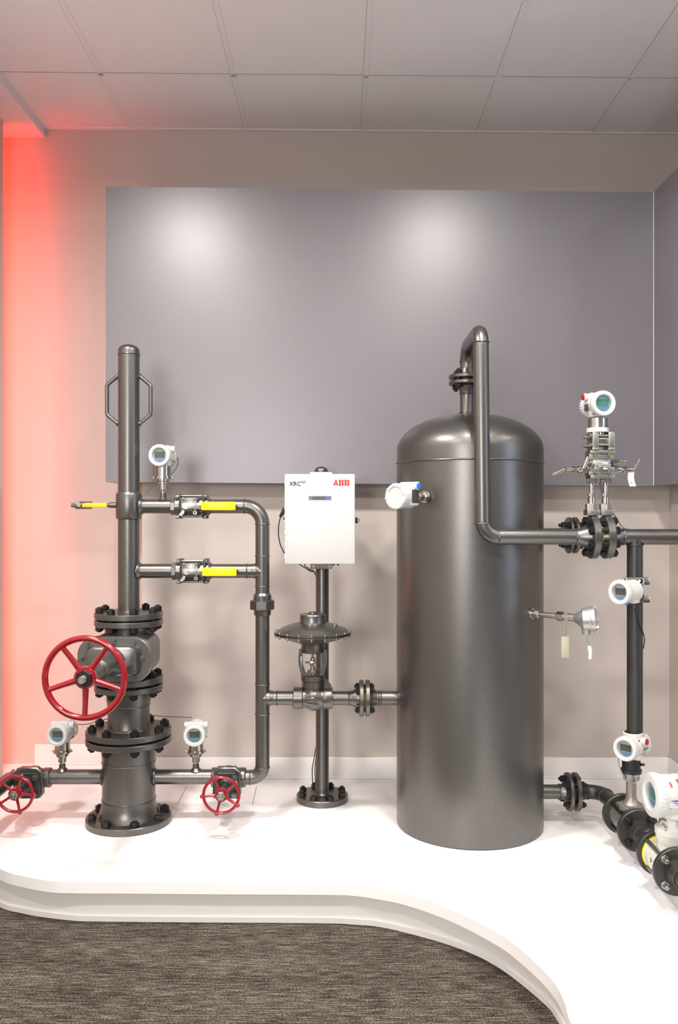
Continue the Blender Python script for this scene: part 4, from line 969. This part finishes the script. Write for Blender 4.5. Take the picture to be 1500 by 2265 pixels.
for u, v in ((1415, 1285), (1413, 1324)):
    b = B(); b.hexa(P(u, v, FD - .037), -Y_, .010, .007); b.cyl(P(u, v, FD - .037), P(u, v, FD - .052), .0045, 10); b.build('clamp_bolt', STEEL, T)
cable([P(1404, 1345, FD - .035), P(1410, 1368, FD - .034), P(1420, 1392, FD - .03), P(1425.5, 1412, FD), P(1424, 1430, FD + .02), P(1420, 1440, FD + .03)], .0022, RUBBER, 'thin black cable bowing out beside the dark vertical pipe')

# ------------------------------------------------------------------ lower pipe run towards the viewer
zL_ = CZ - 1.194; LX = 1.123
T = thing('drain_pipe', (1.0, TY, zL_), 'grey low pipe with bolted flanges leaving the tank bottom and bending forward', 'pipe')
h = [(1263.5, 1273), (1280, 1290)]
hx = [((a - 750) * (TY - .075) / F, (c - 750) * (TY - .075) / F) for a, c in h]
zD_ = zL_
b = B(); b.cyl((TX + TR - .008, TY, zD_), (xc(1240, TY), TY, zD_), .0300, 32); b.lathe((xc(1238, TY), TY, zD_), X_, [(0, .0305), (.02, .036), (hx[0][0] - xc(1238, TY), .046)], 32); weld(b, (xc(1238, TY), TY, zD_), X_, .0305); b.build('tank_stub', PAINT, T)
for a, c in hx:
    b = B(); b.lathe((0, TY, zD_), X_, flange_profile(a, c, .0800), 48); b.build('flange', PAINT, T)
b = B(); b.lathe((0, TY, zD_), X_, [(hx[0][1] - .001, .05), (hx[1][0] + .001, .05)], 28); b.build('gasket', BLACK, T)
studs(T, (0, TY, zD_), X_, .060, 4, PI / 4, hx[0][0], hx[1][1], rb=.0078, hn=.015, ext=.008, e1=Z_)
yA = 3.435
b = B(); b.tube(fillet([(hx[1][1], TY, zD_), (LX, TY, zD_), (LX, yA + .02, zD_)], .062, 14), .0300, 32); b.lathe((hx[1][1], TY, zD_), X_, [(0, .042), (.02, .034), (.035, .0305)], 32)
weld(b, (LX - .062, TY, zD_), X_, .0303); weld(b, (LX, TY - .062, zD_), Y_, .0303); b.build('elbow', DARKP, T)
b = B(); b.lathe((LX, yA + .055, zD_), -Y_, [(0, .0303), (.02, .036), (.04, .044)], 32); b.lathe((LX, 0, zD_), -Y_, flange_profile(-yA - .010, -yA + .010, .0800), 56); b.build('end_flange', DARKP, T)

def meter_flange(T, y, name='flange', R=.0800): 
    b = B(); b.lathe((LX, 0, zL_), -Y_, flange_profile(-y - .010, -y + .010, R), 56); b.build(name, DARKP, T)
yB, yC_, yD_ = 3.255, 3.045, 2.885
T = thing('vortex_flow_meter', (LX, (yA + yB) / 2, zL_), 'steel flow meter with white display head and red plug, under the vertical pipe', 'flow meter')
ym = 3.335
b = B(); b.cyl((LX, yA - .010, zL_), (LX, yB + .010, zL_), .055, 40); b.lathe((LX, ym, zL_ + .030), Z_, [(0, .045), (.030, .045), (.032, .046), (.042, .046), (.045, .034), (.058, .0235), (.075, .0195), (zc(1729, ym) - zL_ - .030, .0190)], 32); b.box((LX, ym, zL_ + .064), (.088, .080, .010), .002); b.build('meter_body', mat('bronze_grey_cast_steel', (.30, .27, .24), .42, .7, noise=(160, .15)), T)
b = B(); z_ = zc(1729, ym); b.lathe((LX, ym, 0), Z_, [(z_, .0205), (z_ + .008, .026), (zc(1708, ym), .0330)], 32)
for kq in range(14):
    a = 2 * PI * kq / 14; b.box((LX + math.cos(a) * .0290, ym + math.sin(a) * .0290, z_ + .022), (.004, .004, .026), .001, Matrix.Rotation(a, 3, 'Z'))
b.build('neck_cone', BRUSH, T)
b = B(); b.lathe((LX, ym, 0), Z_, [(zc(1708.5, ym), .038), (zc(1701, ym), .0395), (zc(1699, ym), .034), (zc(1676, ym), .034)], 36); b.lathe((LX + .03, ym - .02, zc(1688, ym)), X_, [(0, .006), (.014, .005)], 10); b.build('black_collar', RUBBER, T)
M = Matrix.Translation(Vector((LX - .000, ym - .004, zc(1650, ym)))) @ Matrix.Rotation(math.radians(-45), 4, 'Z') @ Matrix.Scale(.93, 4)
b = B(M); b.lathe((0, -.038, 0), Y_, [(0, .0440), (.03, .0470), (.04, .0475), (.10, .0475), (.11, .044)], 44)
b.lathe((0, .012, .03), Z_, [(0, .042), (.024, .041), (.026, .038)], 28); b.cyl((.02, .012, .026), (.058, .012, .026), .016, 22, bev=.002); b.lathe((0, .008, -.03), -Z_, [(0, .042), (.022, .036)], 28); b.build('housing', CREAM, T)
b = B(M); b.lathe((0, .012, .0562), Z_, [(0, .0345), (.0015, .0345)], 28); b.build('black_top_plate', RUBBER, T)
b = B(M); b.lathe((0, .058, 0), Y_, [(0, .0475), (0, .0500), (.020, .0500), (.028, .044), (.029, 0)], 40)
for kq in range(30):
    a = 2 * PI * kq / 30; b.box((math.cos(a) * .0503, .068, math.sin(a) * .0503), (.0026, .016, .005), .0008, Matrix.Rotation(-a, 3, 'Y'))
b.build('rear_cover', CREAM, T)
b = B(M); b.lathe((0, -.038, 0), -Y_, [(0, .0440), (0, .0485), (.018, .0505), (.026, .0475), (.027, .0375), (.0235, .0340), (.012, .0335), (.012, 0)], 52, caps=False)
for kq in range(30):
    a = 2 * PI * kq / 30; b.box((math.cos(a) * .0498, -.049, math.sin(a) * .0498), (.0028, .018, .005), .0008, Matrix.Rotation(-a, 3, 'Y'))
b.build('front_cover', WHITE, T)
display(T, M, .0505, .0334, 1.08)
b = B(M); b.lathe((.058, .012, .026), X_, [(0, .0125), (.004, .0125), (.006, .010)], 24); b.build('conduit_plug', REDPL, T)
def on_side(M, r, y, z): 
    a = math.asin(z / r); o = M @ Vector((r * math.cos(a), y, z)); n_ = (M.to_3x3() @ Vector((math.cos(a), 0, math.sin(a)))).normalized(); rt = (M.to_3x3() @ Y_).normalized(); return facing(o + n_ * .0006, rt, n_.cross(rt))
text(T, 'lettering', 'DEMO Unit', .0085, on_side(M, .0486, .004, -.0085), INK, .0001, .0002)
b = B()
for k, wd in enumerate((.024, .018, .020)):
    Mm = on_side(M, .0486, .022, -.014 - .0055 * k); b.M = Mm; b.box((0, 0, 0), (wd, .0014, .0004))
b.build('print_line', GREYCAB, T)
b = B(on_side(M, .0478, -.010, .030)); b.box((0, 0, 0), (.008, .005, .0006)); b.build('small_mark', INK, T)
meter_flange(T, yB)
studs(T, (LX, 0, zL_), -Y_, .0610, 4, PI / 4, -yA - .010, -yB + .010, rb=.0080, hn=.015, ext=.006, e1=Z_)
cable([P(1368, 1668, ym - .01), P(1369, 1690, ym - .01), P(1375, 1708, ym - .02), P(1385, 1724, ym - .015), P(1394, 1731, ym - .02), P(1408, 1732, ym - .03)], .0024, GREYCAB, 'grey cable drooping below the display head with the red plug')
# connecting spool
T = thing('connector_spool', (LX, 3.15, zL_), 'short dark pipe spool between the two flow meters', 'pipe')
b = B(); b.lathe((LX, yB - .009, zL_), -Y_, [(0, .046), (.018, .044), (.045, .0335), (.07, .031), (yB - yC_ - .05, .031), (yB - yC_ - .02, .043)], 36); b.ring((LX, yB - .055, zL_), Y_, .034, .003, 32, 8); b.build('spool_pipe', DARKP, T)
b = B(); b.ring((LX, 3.125, zL_), Y_, .034, .004, 32, 8); b.box((LX - .008, 3.125, zL_ + .042), (.012, .014, .018), .003); b.cyl((LX - .02, 3.125, zL_ + .045), (LX + .03, 3.13, zL_ + .045), .003, 8); b.build('earthing_clamp', STEEL, T)
meter_flange(T, yC_)
# magnetic flow meter
T = thing('magnetic_flow_meter', (LX, 2.965, zL_), 'cream flow meter with large round display head, cut by the right picture edge', 'flow meter')
yg = 2.965
b = B(); b.cyl((LX, yC_ - .012, zL_), (LX, yD_ + .012, zL_), .060, 44); b.lathe((LX, yg, zL_ + .03), Z_, [(0, .040), (.045, .034), (zc(1868, yg) - zL_ - .03, .034)], 32); b.build('meter_body', CREAM, T)
b = B(); b.lathe((LX, yC_ - .009, zL_), -Y_, [(0, .064), (.006, .064)], 40); b.build('lining_ring', YEL, T)
text(T, 'flow_arrow', '>', .03, facing(Vector((LX - .0605, yg + .0, zL_ - .004)), -Y_, Z_), INK, .0005, .0004)
gx_ = xc(1483, yg)
gx_ = LX + .008
b = B(); b.lathe((gx_, yg, 0), Z_, [(zc(1872, yg), .036), (zc(1862, yg), .043), (zc(1852, yg), .0465), (zc(1843, yg), .0485), (zc(1842, yg), .050), (zc(1829, yg), .050), (zc(1827, yg), .047), (zc(1820, yg), .036), (zc(1800, yg), .036)], 44); b.build('neck_ring', CREAM, T)
for dx, dy in ((-.028, -.036), (.018, -.043)):
    b = B(); b.lathe((gx_ + dx, yg + dy, zc(1830, yg)), Z_, [(0, .005), (.012, .005), (.012, .0065), (.016, .0065)], 10); b.build('neck_bolt', STEEL, T)
b = B(); b.box((gx_ - .03, yg - .018, zc(1812, yg)), (.024, .020, .020), .002); b.build('cable_gland', STEEL, T)
b = B(); b.box((gx_ + .028, yg - .034, zc(1812, yg)), (.030, .016, .022), .002); b.cyl((gx_ + .035, yg - .04, zc(1812, yg)), (gx_ + .05, yg - .05, zc(1812, yg)), .007, 12); b.build('cable_gland', STEEL, T)
M = Matrix.Translation(Vector((gx_ + .010, yg, zc(1757.5, yg)))) @ Matrix.Rotation(math.radians(-86), 4, 'Z')
b = B(M); b.lathe((0, -.052, 0), Y_, [(0, .0690), (.05, .0690), (.052, .0680), (.054, .0690), (.12, .0690), (.122, .0680), (.124, .0690), (.17, .0690), (.18, .060)], 64); b.lathe((0, 0, -.03), -Z_, [(0, .05), (.040, .046), (.045, .040)], 32); b.build('housing', CREAM, T)
b = B(M); b.lathe((0, -.052, 0), -Y_, [(0, .0690), (0, .0735), (.020, .0750), (.030, .0710), (.032, .0520), (.028, .0440), (.015, .0430), (.015, 0)], 64, caps=False)
for kq in range(36):
    a = 2 * PI * kq / 36; b.box((math.cos(a) * .0742, -.064, math.sin(a) * .0742), (.0022, .017, .0060), .0008, Matrix.Rotation(-a, 3, 'Y'))
b.build('front_cover', WHITE, T)
display(T, M, .0680, .0428, 1.38, LCDG)
b = B(on_side(M, .0692, -.010, -.007)); b.box((.0, 0, 0), (.066, .030, .0006)); b.build('sticker', GREYLAB, T)
text(T, 'lettering', 'DEMO Unit', .0105, on_side(M, .0700, -.038, -.0020) , INK, .0002, .0002)
b = B()
for k, wd in enumerate((.036, .022, .032)):
    b.M = on_side(M, .0700, -.012, -.0065 - .0055 * k); b.box((0, 0, 0), (wd, .0015, .0004))
b.build('print_line', INK, T)
b = B(on_side(M, .0692, -.038, -.027)); b.lathe((0, 0, 0), Z_, [(0, .0016), (.001, .0016)], 8); b.build('small_mark', INK, T)
Mt = on_side(M, .0692, -.034, .056) @ Matrix.Rotation(-PI / 2, 4, 'Z')
logo(T, Mt, .0068, .0068, .12)
b = B(on_side(M, .0692, -.006, .060)); b.box((0.004, 0, 0), (.010, .004, .0006)); b.box((.004, -.008, 0), (.008, .005, .0006)); b.build('dark_mark', INK, T)
meter_flange(T, yD_)
studs(T, (LX, 0, zL_), -Y_, .0610, 4, PI / 4, -yC_ - .010, -yD_ + .010, rb=.0080, hn=.002, ext=.022, m=BRUSH, e1=Z_)
T = thing('end_pipe', (LX, 2.8, zL_), 'dark pipe neck leaving the last flange at the lower right corner', 'pipe')
b = B(); b.lathe((LX, yD_ - .009, zL_), -Y_, [(0, .047), (.015, .045), (.045, .034), (.060, .031), (.9, .031)], 36); b.ring((LX, yD_ - .06, zL_), Y_, .0345, .003, 32, 8); b.build('pipe_neck', DARKP, T)
for T_y, nm in ((2.2, 0),):
    b = B(); b.cyl((LX, T_y, DZ), (LX, T_y, zL_ - .02), .02, 18); b.cyl((LX, T_y, DZ), (LX, T_y, DZ + .006), .05, 24); b.build('pipe_support', DARKP, T)

for o in bpy.data.objects:
    if '_o' in o: del o['_o']
